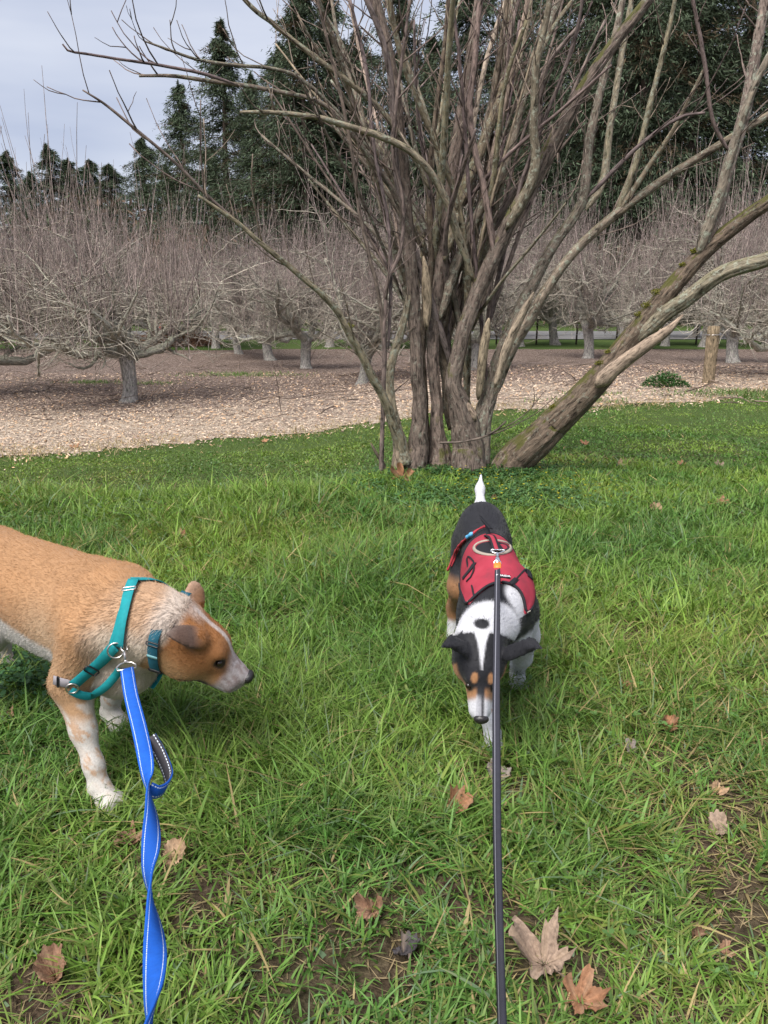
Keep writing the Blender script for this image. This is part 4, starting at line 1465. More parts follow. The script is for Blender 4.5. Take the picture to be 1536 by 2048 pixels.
    dirs = dirs * (1 - legm) + legm * np.array([0, 0, -1.0])
    dirs = np.where((head & (hx > 0.0))[:, None], -(hf @ D.A)[None], dirs)
    dirs = np.where(tl[:, None], np.array([0, 0.3, 1.0])[None], dirs)
    ln = np.full(len(V), 0.008)
    ln = np.where(nk > 0.5, 0.011, ln); ln = np.where(tl, 0.005, ln)
    ln = np.where(head, 0.0055, ln); ln = np.where(head & (hx > 0.11), 0.0035, ln)
    ln = np.where((z < 0.028) | (head & (hx > 0.195) & (hz > -0.02)), 0.0, ln)
    fur(root, Vw - D.O, Q, Nw, C * (0.8 + 0.4 * nf)[:, None], dirs, ln, 110000, 0.00033, np.where(head, 2.0, 1.0))
    return Skin(Vw, Q), H, A


blk_skin, BH, BA = build_black_dog()


def mat_red():
    t = NT('red_canvas')
    g = geo_pos(t)
    n = t.noise(g, 16, 4, 0.6); n2 = t.noise(g, 420, 2)
    c = t.ramp(n, [(0.28, (0.215, 0.030, 0.046)), (0.5, (0.30, 0.030, 0.050)), (0.75, (0.345, 0.040, 0.062))])
    h = t.math('ADD', t.math('MULTIPLY', n.outputs[0], 4.0), n2.outputs[0])
    return t.done(t.bsdf(c, 0.8, t.bump(h, 0.5, 0.0014), 0.2))


M_red = mat_red()
M_tape = plain('tan_piping', (0.33, 0.285, 0.235), 0.75, 0.2)
M_cord = plain('red_cord', (0.36, 0.040, 0.055), 0.75, 0.2, 0, 0.4, 700)
M_orange = plain('orange_rubber', (0.75, 0.20, 0.03), 0.5)
M_bluecl = plain('pale_blue_clip', (0.10, 0.36, 0.62), 0.4)
M_letter = plain('white_print', (0.62, 0.62, 0.62), 0.6)


def build_vest():
    D, sk = BLK, blk_skin
    O = D.O
    v = thing('dog_vest', 'red canvas harness vest with black edging on the black dog\'s back', 'vest', O)
    a0, a1 = np.array((0.135, 0.0, 0.325)), np.array((-0.30, 0.0, 0.345))
    axis = nrm(a0 - a1)

    def surf(f, th, off):
        """point of the vest at f along the back and angle th from the top"""
        c = D.w((f, 0, np.interp(f, [-0.30, 0.135], [0.345, 0.325])))
        d = D.r * math.sin(th) + np.array([0, 0, 1.0]) * math.cos(th)
        q = sk.out(c, d)
        rr = np.linalg.norm(q - c) if q is not None else 0.09
        return rr, c, d

    nu, nt = 34, 81
    ths = np.radians(np.linspace(-112, 112, nt))

    def front(th):
        a = abs(math.degrees(th))
        return float(np.interp(a, [0, 20, 40, 52, 58, 64, 72, 85, 112], [0.100, 0.106, 0.128, 0.142, 0.12, 0.03, -0.075, -0.095, -0.11]))

    def back(th):
        a = abs(math.degrees(th))
        return float(np.interp(a, [0, 30, 55, 85, 100, 112], [-0.235, -0.232, -0.225, -0.205, -0.185, -0.165]))

    RR = np.zeros((nu, nt)); CC = np.zeros((nu, nt, 3)); DD = np.zeros((nu, nt, 3))
    for j, th in enumerate(ths):
        for i, s in enumerate(np.linspace(0, 1, nu)):
            RR[i, j], CC[i, j], DD[i, j] = surf(front(th) * (1 - s) + back(th) * s, th, 0)
    RR = np.minimum(RR, 0.175)
    for _ in range(4):
        A_ = RR.copy()
        A_[1:-1] = 0.25 * (RR[2:] + RR[:-2]) + 0.5 * RR[1:-1]; RR = np.maximum(A_, RR * 0.985)
        B_ = RR.copy()
        B_[:, 1:-1] = 0.25 * (RR[:, 2:] + RR[:, :-2]) + 0.5 * RR[:, 1:-1]; RR = np.maximum(B_, RR * 0.985)
    P = CC + DD * (RR + 0.006)[..., None]
    inner = CC + DD * (RR + 0.001)[..., None]
    idx = np.arange(nu * nt).reshape(nu, nt)
    q = np.stack([idx[:-1, :-1], idx[:-1, 1:], idx[1:, 1:], idx[1:, :-1]], -1).reshape(-1, 4)
    VV = np.concatenate([P.reshape(-1, 3), inner.reshape(-1, 3)])
    n = nu * nt
    rim = np.concatenate([idx[0], idx[1:, -1], idx[-1, ::-1][1:], idx[::-1, 0][1:]])
    rq = np.stack([rim[:-1], rim[1:], rim[1:] + n, rim[:-1] + n], -1)
    part('shell', (VV, [q, q[:, ::-1] + n, rq]), M_red, v, O)
    # black edging all round
    edge = P.reshape(-1, 3)[rim]
    V, F, G = tubes(smooth_path(resample(edge, 160), 2)[None], np.full((1, 160), 0.0036), 8, cap=True)
    part('edging', (V, F), M_black, v, O)

    def on(u, w, lift=0.0):
        """point on the vest surface: nearest shell vertex along the sight line"""
        p, nn = shell.eye(u, w)
        return p + nn * lift, nn

    shell = Skin(P.reshape(-1, 3), q[:, ::-1])

    def strip(pix, width, mat, name, lift=0.003, n=20, thick=0.002):
        pts, ns = zip(*[on(*w_, lift) for w_ in pix])
        pp = catmull(np.array(pts), 8); nn = catmull(np.array(ns), 8)
        return part(name, ribbon(resample(pp, n), resample(nn, n), width, thick), mat, v, O)

    # oval opening with tan piping at the handle
    co, no = on(985, 1095)
    ring_px = [(985 + 37 * math.cos(t) * (1 if True else 1), 1096 + 15 * math.sin(t)) for t in np.linspace(0, 2 * np.pi, 36, endpoint=False)]
    rp = np.array([on(a, b, 0.0015)[0] for a, b in ring_px]); rn = np.array([on(a, b)[1] for a, b in ring_px])
    op_ = part('opening_piping', ribbon(smooth_path(rp, 2, True), rn, 0.0085, 0.004, closed=True), M_tape, v, O)
    inner_px = np.array([on(985 + k * 33 * math.cos(t), 1096 + k * 12.5 * math.sin(t), 0.0012)[0] for k in (0.02, 0.5, 1.0) for t in np.linspace(0, 2 * np.pi, 28, endpoint=False)])
    ii = np.arange(84).reshape(3, 28)
    fq = np.concatenate([np.stack([ii[k], np.roll(ii[k], -1), np.roll(ii[k + 1], -1), ii[k + 1]], -1) for k in (0, 1)])
    part('opening_patch', (inner_px, [fq]), M_black, op_, O)
    # grab handle: black strap with a red face
    h0, nh = on(975, 1072, 0.002); h1, nh1 = on(994, 1106, 0.006)
    mid = 0.5 * (h0 + h1) + np.array([0, 0, 0.014])
    hp = catmull(np.array([h0, mid, h1]), 10); hn = np.tile(nrm(nh + nh1), (len(hp), 1))
    hd_ = part('handle', ribbon(hp, hn, 0.021, 0.004), M_black, v, O)
    part('handle_face', ribbon(hp + hn * 0.0022, hn, 0.0095, 0.0016), M_red, hd_, O)
    lp0 = px(972, 1066, 2.17)
    g0, gn = on(976, 1074, 0.002)
    back_loop = catmull(np.array([g0, g0 + np.array([0.004, 0.05, 0.012]), g0 + np.array([-0.010, 0.085, 0.030]), g0 + np.array([-0.012, 0.055, 0.036]), g0 + np.array([0.010, 0.012, 0.018])]), 8)
    part('spare_loop', ribbon(back_loop, np.tile(np.array([0.5, -0.3, 0.8]), (len(back_loop), 1)), 0.013, 0.0018), M_black, v, O)
    # side straps and their black outlines
    strip([(950, 1128), (940, 1142), (927, 1158)], 0.015, M_black, 'side_strap')
    strip([(1046, 1126), (1054, 1142), (1061, 1158)], 0.014, M_black, 'side_strap')
    strip([(921, 1128), (935, 1118), (947, 1122), (949, 1138), (943, 1154), (934, 1164)], 0.0045, M_black, 'side_edging', 0.0028, 30)
    strip([(1040, 1116), (1048, 1114), (1053, 1124), (1050, 1140), (1056, 1154)], 0.0045, M_black, 'side_edging', 0.0028, 30)
    strip([(936, 1217), (944, 1218), (951, 1224)], 0.0028, M_tape, 'chest_piping', 0.004, 12)
    strip([(1044, 1230), (1050, 1222), (1058, 1222)], 0.0028, M_tape, 'chest_piping', 0.004, 12)
    # name patch above the neck edge
    c, nn = on(1008, 1155, 0.003)
    left, _ = on(992, 1153, 0.003); rgt, _ = on(1020, 1156, 0.003)
    ax = nrm(rgt - left); upn = nrm(np.cross(nn, ax))
    pp = np.array([left, c, rgt])
    pc = 0.5 * (left + rgt)
    np_ = part('name_patch', ribbon(np.array([left, pc, rgt]), np.tile(nn, (3, 1)), 0.013, 0.002), M_black, v, O)
    fc = bpy.data.curves.new('lettering', 'FONT')
    fc.body = 'PUAIDA'; fc.size = 0.0098; fc.align_x = 'CENTER'; fc.align_y = 'CENTER'; fc.extrude = 0.0002; fc.offset = 0.00025
    tmp = bpy.data.objects.new('lettering', fc); col.objects.link(tmp)
    bpy.context.view_layer.update()
    me = bpy.data.meshes.new_from_object(tmp.evaluated_get(bpy.context.evaluated_depsgraph_get()))
    bpy.data.objects.remove(tmp)
    lo = bpy.data.objects.new('lettering', me); me.materials.clear(); me.materials.append(M_letter); link(lo, np_)
    zz = nrm(np.cross(ax, upn)); upn = nrm(np.cross(zz, ax))
    if zz @ (np.array([0, 0, CAM_H]) - pc) < 0:
        zz = -zz; upn = -upn
    Mx = Matrix(((ax[0], upn[0], zz[0], 0), (ax[1], upn[1], zz[1], 0), (ax[2], upn[2], zz[2], 0), (0, 0, 0, 1)))
    pos = pc + zz * 0.0018 - O
    Mx.translation = Vector(pos)
    lo.matrix_local = Mx
    # D ring
    dc = h1 + np.array([0, -0.004, 0.004])
    up_ = nrm(px(995, 1128, 1.93) - px(995, 1106, 1.98))
    dn = nrm(np.cross(np.array([1.0, 0, 0]), up_))
    sd = np.array([1.0, 0, 0])
    dpts = np.array([dc - sd * 0.0165, dc + sd * 0.0165, dc + sd * 0.0145 + up_ * 0.009, dc + up_ * 0.0165, dc - sd * 0.0145 + up_ * 0.009, dc - sd * 0.0165])
    V, F, G = tubes(catmull(dpts, 5)[None], np.full((1, 26), 0.0019), 8)
    part('d_ring', (V, F), M_chrome, v, O)
    # dangling red cord with a blue clip
    c0, _ = on(973, 1062, 0.004)
    cord = []
    for u, w_ in [(974, 1058), (960, 1064), (948, 1074), (936, 1082), (922, 1094), (912, 1112), (905, 1132), (901, 1142)]:
        p, nn = sk.eye(u, w_)
        r_ = ray(u, w_)
        cord.append(p + nn * 0.010)
    cc = smooth_path(resample(catmull(np.array(cord), 8), 60), 4)
    ph = np.linspace(0, 46, 60)
    wob = 1 + 0.25 * np.sin(ph)[None, :, None]
    V, F, G = tubes(cc[None], np.full((1, 60), 0.0034), 8, wob=np.broadcast_to(wob, (1, 60, 8)))
    part('red_cord', (V, F), M_cord, v, O)
    V, F, G = tubes((cc[18:58] + np.array([0.008, 0.0, 0.004]))[None], np.full((1, 40), 0.0030), 8, wob=np.broadcast_to(wob[:, :40], (1, 40, 8)))
    part('red_cord', (V, F), M_cord, v, O)
    V, F, G = tubes(cc[11:20][None] + np.array([0, 0, 0.002]), np.array([[.003, .0055, .0065, .0055, .0045, .0055, .0065, .0055, .003]]), 8)
    part('cord_clip', (V, F), M_bluecl, v, O)
    # leash
    T = lambda u, w_, t: np.array([0, 0, CAM_H]) + ray(u, w_) * t
    ring_end = dc + up_ * 0.0165
    tr = np.linalg.norm(ring_end - np.array([0, 0, CAM_H])) / np.linalg.norm(ray(996, 1124))
    le = thing('dog_leash', 'long dark grey leash with an orange end clipped to the red vest', 'leash', ring_end)
    O2 = ring_end
    k0 = ring_end + np.array([0, -0.001, 0.003]); k1 = T(995, 1143, tr - 0.06)
    ax_ = nrm(k1 - k0)
    V, F, G = tubes(np.array([k0 + ax_ * x for x in (0, .006, .012, .020, .026, .034, .040, .046)])[None], np.array([[.0030, .0042, .0032, .0034, .0060, .0066, .0052, .0030]]), 10)
    clip_ = part('clip', (V, F), M_chrome, le, O2)
    V, F = ring_mesh(k0 + ax_ * 0.044, np.array([0, -0.8, 0.5]), 0.0085, 0.0019)
    part('clip_eye', (V, F), M_chrome, clip_, O2)
    s0 = k0 + ax_ * 0.046
    o1 = s0 + ax_ * 0.020
    path = np.array([T(994, 1250, 1.70), T(992.5, 1400, 1.42), T(993, 1500, 1.28), T(994, 1650, 1.11), T(997, 1800, .97), T(1001, 1950, .86), T(1004, 2048, .79), T(1008, 2250, .68), T(1010, 2420, .60)])
    pts = np.vstack([s0[None], o1[None], path])
    cm = resample(catmull(pts, 10), 90)
    Tn = nrm(np.gradient(cm, axis=0))
    N0 = nrm(np.array([0, 0, CAM_H]) - cm); N0 = nrm(N0 - Tn * (N0 * Tn).sum(1, keepdims=True)); S0 = np.cross(Tn, N0)
    phi = np.interp(np.linspace(0, 1, 90), [0, 0.25, 0.5, 0.75, 1.0], [0.1, 0.25, 0.55, 1.05, 1.2])
    NN = N0 * np.cos(phi)[:, None] + S0 * np.sin(phi)[:, None]
    part('strap', ribbon(cm, NN, 0.0138, 0.0046), M_cable, le, O2)
    part('orange_sleeve', ribbon(np.array([s0 - ax_ * 0.002, s0 + ax_ * 0.009, s0 + ax_ * 0.019]), np.tile(N0[:1], (3, 1)), 0.0185, 0.0075), M_orange, le, O2)


build_vest()
# ------------------------------------------------------------------ bark
def mat_bark(name, moss=0.0, lichen=0.35, deep=1.0):
    t = NT(name)
    g = t.attr('grain').outputs['Vector']
    pos = geo_pos(t)
    mp = t.n('Mapping', Vector=g); mp.inputs['Scale'].default_value = (1.0, 1.0, 0.26)
    st = t.noise(mp, 62, 5, 0.68, 0.5)
    fine = t.noise(pos, 160, 3, 0.6)
    big = t.noise(pos, 9, 4, 0.6)
    base = t.attr().outputs['Color']
    v = t.ramp(st, [(0.34, (0.15,) * 3), (0.46, (0.75,) * 3), (0.56, (1.1,) * 3), (0.70, (1.7, 1.65, 1.58))])
    c = t.mix(1.0, base, v, 'MULTIPLY')
    v2 = t.ramp(big, [(0.3, (0.75,) * 3), (0.7, (1.2,) * 3)])
    c = t.mix(1.0, c, v2, 'MULTIPLY')
    lf = t.noise(pos, 34, 5, 0.75)
    lm = t.ramp(lf, [(0.60 - 0.12 * lichen, (0, 0, 0)), (0.68 - 0.10 * lichen, (1, 1, 1))])
    c = t.mix(t.math('MULTIPLY', lm.outputs[0], min(1.0, lichen * 1.6)).outputs[0], c, t.mix(fine.outputs[0], (0.20, 0.21, 0.16), (0.40, 0.41, 0.33)))
    if moss:
        nn = t.n('NewGeometry').outputs['Normal']
        up = t.n('SeparateXYZ', Vector=nn).outputs[2]
        k = t.math('ADD', t.math('MULTIPLY', up, 0.55), big.outputs[0])
        mm = t.ramp(k, [(0.72, (0, 0, 0)), (0.82, (1, 1, 1))])
        c = t.mix(t.math('MULTIPLY', mm.outputs[0], moss).outputs[0], c, t.mix(fine.outputs[0], (0.035, 0.040, 0.008), (0.10, 0.105, 0.02)))
    h = t.math('ADD', st.outputs[0], t.math('MULTIPLY', lf.outputs[0], 0.4))
    return t.done(t.bsdf(c, 0.92, t.bump(h, 0.9 * deep, 0.012), 0.15))


M_bark_old = mat_bark('furrowed_bark', 0.8, 0.30)
M_bark_lich = mat_bark('lichened_bark', 0.25, 0.62, 0.8)
M_bark_young = mat_bark('young_bark', 0.0, 0.12, 0.35)
M_bark_dead = mat_bark('bare_dead_wood', 0.0, 0.0, 0.6)
TINT = {'old': ((0.150, 0.118, 0.094), M_bark_old), 'lich': ((0.240, 0.202, 0.145), M_bark_lich), 'young': ((0.165, 0.128, 0.118), M_bark_young), 'dead': ((0.36, 0.285, 0.215), M_bark_dead),
        'mid': ((0.190, 0.155, 0.122), M_bark_lich)}

STEMS = [
    ('lich', 4.95, 5.0, [(806, 930, 44), (794, 870, 30), (780, 800, 24), (782, 730, 20), (806, 650, 16), (818, 590, 12)]),
    ('old', 5.12, 5.2, [(852, 930, 36), (850, 850, 24), (846, 760, 20), (844, 680, 19), (852, 600, 18), (862, 500, 16), (858, 380, 14), (870, 240, 12), (890, 80, 10), (900, -60, 8)]),
    ('old', 5.2, 5.4, [(900, 860, 34), (892, 760, 26), (884, 690, 25), (890, 620, 24), (912, 550, 22), (950, 450, 20), (975, 330, 18), (985, 200, 15), (1010, 40, 12), (1020, -60, 10)]),
    ('old', 5.0, 4.98, [(905, 745, 14), (906, 790, 26), (926, 815, 30), (944, 850, 34), (950, 900, 30)]),
    ('dead', 5.0, 4.96, [(900, 742, 8), (908, 775, 13), (922, 800, 15), (942, 826, 16), (950, 842, 8)]),
    # (style, depth at foot, depth at tip, [(u, v, thickness in pixels)...])
    ('old', 5.00, 5.05, [(828, 940, 70), (834, 890, 50), (838, 800, 36), (830, 680, 31), (825, 560, 31), (814, 430, 30), (801, 300, 29), (790, 180, 27), (764, 60, 26), (738, -40, 24), (720, -160, 20)]),
    ('old', 5.05, 5.35, [(880, 942, 62), (876, 880, 38), (872, 800, 29), (866, 700, 30), (872, 600, 30), (888, 480, 28), (904, 340, 28), (926, 200, 24), (955, 20, 20), (970, -120, 16)]),
    ('old', 4.98, 5.10, [(936, 942, 84), (930, 895, 70), (922, 830, 58), (908, 770, 44), (918, 700, 40), (944, 612, 38), (985, 520, 37), (1022, 440, 35), (1074, 345, 34), (1150, 205, 29), (1215, 105, 25), (1296, 0, 22), (1370, -100, 18)]),
    ('mid', 5.10, 5.55, [(952, 930, 66), (962, 860, 46), (982, 770, 40), (1012, 680, 34), (1050, 598, 31), (1100, 502, 27), (1164, 402, 24), (1176, 300, 22), (1196, 200, 18), (1232, 60, 15), (1262, -80, 12)]),
    ('lich', 5.15, 4.75, [(985, 800, 30), (1020, 705, 26), (1062, 635, 24), (1096, 575, 22), (1150, 502, 20), (1236, 425, 19), (1350, 345, 17), (1442, 288, 15), (1545, 225, 13), (1680, 140, 10)]),
    ('old', 5.05, 4.55, [(1005, 950, 70), (1030, 920, 78), (1100, 855, 74), (1200, 755, 66), (1262, 680, 56), (1330, 592, 46), (1408, 505, 38), (1470, 452, 34), (1545, 398, 30), (1680, 300, 24)]),
    ('lich', 4.88, 4.30, [(1250, 700, 46), (1318, 636, 36), (1385, 588, 32), (1446, 545, 30), (1545, 512, 27), (1700, 450, 20)]),
    ('dead', 4.80, 4.62, [(1190, 772, 34), (1238, 730, 28), (1292, 690, 23), (1336, 660, 17), (1356, 640, 7), (1366, 630, 3)]),
    ('mid', 4.70, 4.95, [(1402, 500, 26), (1430, 440, 25), (1455, 340, 24), (1490, 220, 23), (1516, 80, 20), (1535, -30, 17), (1550, -140, 13)]),
    ('mid', 4.72, 4.45, [(1395, 510, 26), (1432, 410, 21), (1466, 300, 17), (1506, 180, 15), (1550, 90, 12), (1600, 0, 9)]),
    ('dead', 5.08, 5.00, [(956, 800, 12), (964, 730, 17), (971, 680, 17), (974, 652, 12), (978, 636, 3)]),
    ('dead', 5.02, 4.92, [(990, 775, 12), (1010, 705, 17), (1034, 648, 16), (1056, 606, 11), (1068, 584, 3)]),
    ('dead', 5.02, 5.02, [(853, 660, 10), (853, 600, 18), (851, 550, 15), (847, 512, 3)]),
    ('lich', 4.95, 4.20, [(806, 915, 30), (786, 850, 23), (764, 790, 20), (700, 668, 16), (655, 600, 14), (590, 542, 12), (530, 492, 11), (468, 440, 9), (445, 425, 9), (396, 391, 6)]),
    ('young', 4.45, 4.00, [(560, 515, 8), (430, 405, 7), (345, 320, 6.5), (255, 245, 6), (205, 205, 5), (165, 180, 3)]),
    ('young', 4.85, 4.80, [(762, 948, 12), (765, 860, 11), (769, 720, 11), (770, 620, 10), (776, 560, 10), (802, 500, 9), (806, 400, 8), (786, 300, 8), (800, 150, 7), (820, 0, 6)]),
    ('young', 4.86, 4.60, [(769, 730, 9), (760, 600, 9), (736, 500, 9), (716, 400, 8), (700, 280, 8), (672, 150, 7), (640, 20, 6), (625, -60, 5)]),
    ('young', 4.88, 4.75, [(776, 700, 9), (782, 560, 8), (775, 430, 8), (748, 300, 8), (735, 150, 7), (700, 0, 6)]),
    ('lich', 5.05, 4.40, [(946, 560, 18), (918, 476, 17), (878, 372, 16), (830, 310, 15), (768, 276, 14), (700, 254, 13), (640, 236, 11), (560, 226, 9), (515, 225, 8), (480, 224, 5)]),
    ('mid', 5.05, 4.30, [(830, 520, 16), (800, 410, 14), (742, 318, 12), (690, 252, 11), (640, 205, 10), (550, 182, 9), (470, 168, 8.5), (415, 162, 8), (340, 152, 7), (278, 152, 5)]),
    ('young', 4.42, 4.05, [(470, 168, 7), (440, 158, 7), (402, 146, 7), (350, 136, 6.5), (295, 126, 6), (235, 118, 5.5), (175, 108, 5), (138, 102, 4), (125, 88, 3)]),
    ('mid', 4.90, 4.25, [(760, 330, 9), (690, 240, 8.5), (606, 160, 8), (540, 136, 7), (460, 130, 6.5), (390, 118, 6), (340, 100, 5), (288, 82, 3)]),
    ('mid', 4.98, 4.60, [(860, 380, 12), (826, 310, 12), (758, 216, 12), (690, 158, 11), (640, 122, 11), (590, 84, 10), (548, 48, 10), (500, 10, 9), (440, -60, 7)]),
    ('lich', 5.02, 5.60, [(888, 520, 26), (920, 400, 24), (962, 300, 22), (1000, 190, 20), (1018, 80, 18), (1030, -40, 15)]),
    ('mid', 4.98, 4.80, [(1012, 460, 20), (1066, 352, 22), (1068, 260, 17), (1072, 140, 15), (1096, 20, 12), (1110, -60, 10)]),
    ('young', 5.0, 5.1, [(990, 520, 16), (968, 380, 14), (940, 240, 13), (950, 120, 12), (960, 0, 10), (965, -80, 8)]),
    ('mid', 5.1, 5.3, [(880, 640, 22), (930, 480, 20), (1010, 330, 18), (1050, 180, 16), (1118, 0, 13), (1150, -90, 10)]),
    ('lich', 5.2, 5.7, [(1172, 420, 18), (1206, 360, 17), (1220, 250, 14), (1240, 130, 12), (1270, -40, 9)]),
    ('lich', 5.0, 4.8, [(1232, 430, 16), (1270, 330, 13), (1300, 210, 11), (1330, 90, 9), (1352, -10, 7)]),
    ('lich', 4.95, 4.7, [(1240, 420, 13), (1300, 330, 11), (1352, 250, 9), (1408, 140, 7)]),
    ('young', 4.75, 4.6, [(1458, 305, 9), (1425, 240, 8), (1410, 130, 8), (1385, 0, 7), (1370, -60, 6)]),
    ('young', 4.9, 4.7, [(1175, 395, 10), (1280, 290, 8), (1360, 235, 7), (1410, 226, 5)]),
    ('dead', 4.94, 4.92, [(796, 958, 20), (794, 925, 22), (797, 890, 19), (792, 862, 16), (790, 853, 13)]),
    ('old', 4.9, 4.86, [(778, 960, 14), (764, 925, 10), (752, 905, 8), (742, 886, 5)]),
    ('young', 4.86, 4.7, [(880, 886, 5), (920, 884, 5), (960, 876, 5), (990, 862, 5), (1012, 842, 3)]),
]


def elder_tree():
    base = ground_at(885, 938)
    root = thing('elder_tree', 'big bare many-stemmed tree with one thick mossy trunk leaning over the lawn', 'tree', base)
    twigP, twigR, twigC = [], [], []

    def stem(style, d0, d1, pts, thick=True):
        pts = np.array(pts, float)
        L = np.concatenate([[0], np.cumsum(np.linalg.norm(np.diff(pts[:, :2], axis=0), axis=1))]); s = L / L[-1]
        d = d0 + (d1 - d0) * s
        P = px(pts[:, 0], pts[:, 1], d)
        rad = pts[:, 2] * 0.5 / FPX * np.linalg.norm(P - np.array([0, 0, CAM_H]), axis=1)
        Q = np.column_stack([P, rad])
        per = 7 if pts[:, 2].max() > 24 else 5
        if style == 'old' or (style == 'mid' and pts[0, 2] > 40):
            Q[:, 3] *= np.interp(pts[:, 1], [760, 940], [0.74, 0.86])
        elif thick and style != 'dead':
            Q[:, 3] *= 0.86
        C = catmull(Q, per)
        n = int(np.clip(np.linalg.norm(np.diff(C[:, :3], axis=0), axis=1).sum() / (0.030 if thick else 0.06), 10, 130))
        C = resample(C, n)
        r = np.maximum(C[:, 3], 0.0015)
        if pts[0, 1] < 880:
            r = r * np.interp(np.linspace(0, 1, n), [0, 0.03, 0.10], [0.25, 0.7, 1.0])
        big = r.max() > 0.05
        PP = C[:, :3] + nrm(rng.normal(0, 1, (n, 3))) * (r * (0.0 if big else 0.05))[:, None]
        PP[1:-1] += (fbm(np.arange(1, n - 1) * 0.21, np.zeros(n - 2) + d0 * 9, 7, 2) - 0.5)[:, None] * r[1:-1, None] * 0.5
        sides = 48 if big else (14 if r.max() > 0.02 else 7)
        th = np.linspace(0, 2 * np.pi, sides, endpoint=False)
        arc = np.concatenate([[0], np.cumsum(np.linalg.norm(np.diff(PP, axis=0), axis=1))])
        TT, SS = np.meshgrid(th, arc)
        sd = rng.integers(0, 999)
        wob = 1 + (0.12 if big else 0.10) * (fbm(np.cos(TT) * 1.6 + 5 + SS * 0.6, np.sin(TT) * 1.6 + SS * 3, sd, 2) - 0.5) * 2
        if big:
            sw = TT + 0.5 * (fbm(SS * 3, TT * 0.5, sd + 3, 2) - 0.5)
            ridge = 1 - np.abs(2 * vnoise(np.cos(sw) * 5.5 + 20, np.sin(sw) * 5.5 + SS * 1.6, sd + 4) - 1)
            wob = wob + 0.13 * (ridge - 0.6)
        knots = 1 + (0.0 if big else 0.05) * np.clip(fbm(arc * 4, arc * 0 + 1.5, sd + 1, 2) - 0.55, 0, 1) * 4
        V, F, G = tubes(PP[None], (r * knots)[None], sides, True, wob[None])
        tint, m = TINT[style]
        c = np.array(tint) * rng.uniform(0.82, 1.22) * np.array([1, rng.uniform(0.95, 1.03), rng.uniform(0.9, 1.05)])
        mb = MB(); mb.add(V - base, F, c, G)
        mb.build('stem', m, root)
        return PP, r, c

    lines = []
    for st in STEMS:
        PP, r, c = stem(*st)
        if st[0] == 'old' and st[3][0][0] == 1005:
            mossy = (PP, r)
        if st[0] not in ('dead', 'old') or st[3][-1][1] < 200:
            lines.append((PP, r, c))
    # the fan of thinner upright stems
    g2 = np.random.default_rng(23)
    for k in range(31):
        u0 = g2.uniform(800, 985); v0 = g2.uniform(470, 800)
        lean = (u0 - 880) * g2.uniform(0.4, 1.5) + g2.normal(0, 95)
        lean += 90 * (1 if lean > 0 else -1) * g2.random()
        v1 = g2.choice([-120, -60, 40, 160, 260], p=[.45, .25, .12, .1, .08])
        d0 = 5.16 + g2.uniform(0.0, 0.30); d1 = d0 + g2.normal(0.0, 0.45)
        w0 = g2.choice([7, 9, 12, 15], p=[.30, .3, .27, .13])
        um = u0 + lean * 0.30 + g2.normal(0, 14); vm = v0 * 0.62 + v1 * 0.38
        u2 = u0 + lean * 0.72 + g2.normal(0, 18); v2 = v0 * 0.25 + v1 * 0.75
        style = g2.choice(['young', 'mid', 'lich', 'dead'], p=[.34, .30, .18, .18])
        PP, r, c = stem(style, d0, d1, [(u0 - lean * 0.03, v0 + 40, w0 * 0.5), (u0, v0, w0), (um, vm, w0 * 0.85), (u2, v2, w0 * 0.68), (u0 + lean * 1.05, v1, w0 * 0.5)], False)
        lines.append((PP, r, c))
    # low thin stems to the sides
    for k in range(15):
        sgn = g2.choice([-1, 1], p=[.55, .45])
        u0 = 880 + sgn * g2.uniform(20, 90); v0 = g2.uniform(420, 720)
        u1 = u0 + sgn * g2.uniform(120, 330); v1 = v0 - g2.uniform(220, 520)
        d0 = 5.16 + g2.uniform(0.0, 0.25); d1 = d0 + g2.normal(0.0, 0.5)
        style = g2.choice(['young', 'mid', 'dead'], p=[.5, .35, .15])
        w0 = g2.uniform(6, 11)
        PP, r, c = stem(style, d0, d1, [(u0, v0, w0), (u0 + (u1 - u0) * 0.30, v0 + (v1 - v0) * 0.36, w0 * .85), (u0 + (u1 - u0) * 0.68, v0 + (v1 - v0) * 0.70, w0 * .7), (u1, v1, w0 * .45)], False)
        lines.append((PP, r, c))
    # opposite twigs along everything thin
    B0, D0, L0, R0, C0, U0 = [], [], [], [], [], []
    for PP, r, c in lines:
        n = len(PP)
        arc = np.concatenate([[0], np.cumsum(np.linalg.norm(np.diff(PP, axis=0), axis=1))])
        T = nrm(np.gradient(PP, axis=0))
        s = arc[-1] * 0.30 + rng.uniform(0, 0.15)
        while s < arc[-1]:
            i = min(int(np.searchsorted(arc, s)), n - 1)
            if r[i] < 0.032:
                side = nrm(np.cross(T[i], rng.normal(0, 1, 3)))
                for q in (1, -1):
                    if rng.random() < 0.48:
                        horiz = 1 - abs(T[i][2])
                        d = nrm(T[i] * rng.uniform(0.5, 1.0) + side * q * rng.uniform(0.5, 0.9) + np.array([0, 0, 0.55 * horiz + 0.1]))
                        B0.append(PP[i]); D0.append(d); L0.append(rng.uniform(0.10, 0.46) * (1.15 if horiz > 0.5 else 1)); R0.append(min(r[i] * 0.6, rng.uniform(0.0028, 0.0055))); C0.append(c)
                        U0.append(0.10 + 0.20 * horiz)
            s += rng.uniform(0.07, 0.19)
    B0, D0, L0, R0, C0 = map(np.array, (B0, D0, L0, R0, C0))
    K = 7
    P = grow(B0, D0, L0, K, 0.10, np.array(U0) * 0.5)
    rr = R0[:, None] * np.linspace(1, 0.45, K)
    rr[:, -1] *= 1.35                                                # swollen end bud
    V, F, G = tubes(P, rr, 5, True)
    tc = np.array([0.165, 0.122, 0.110])
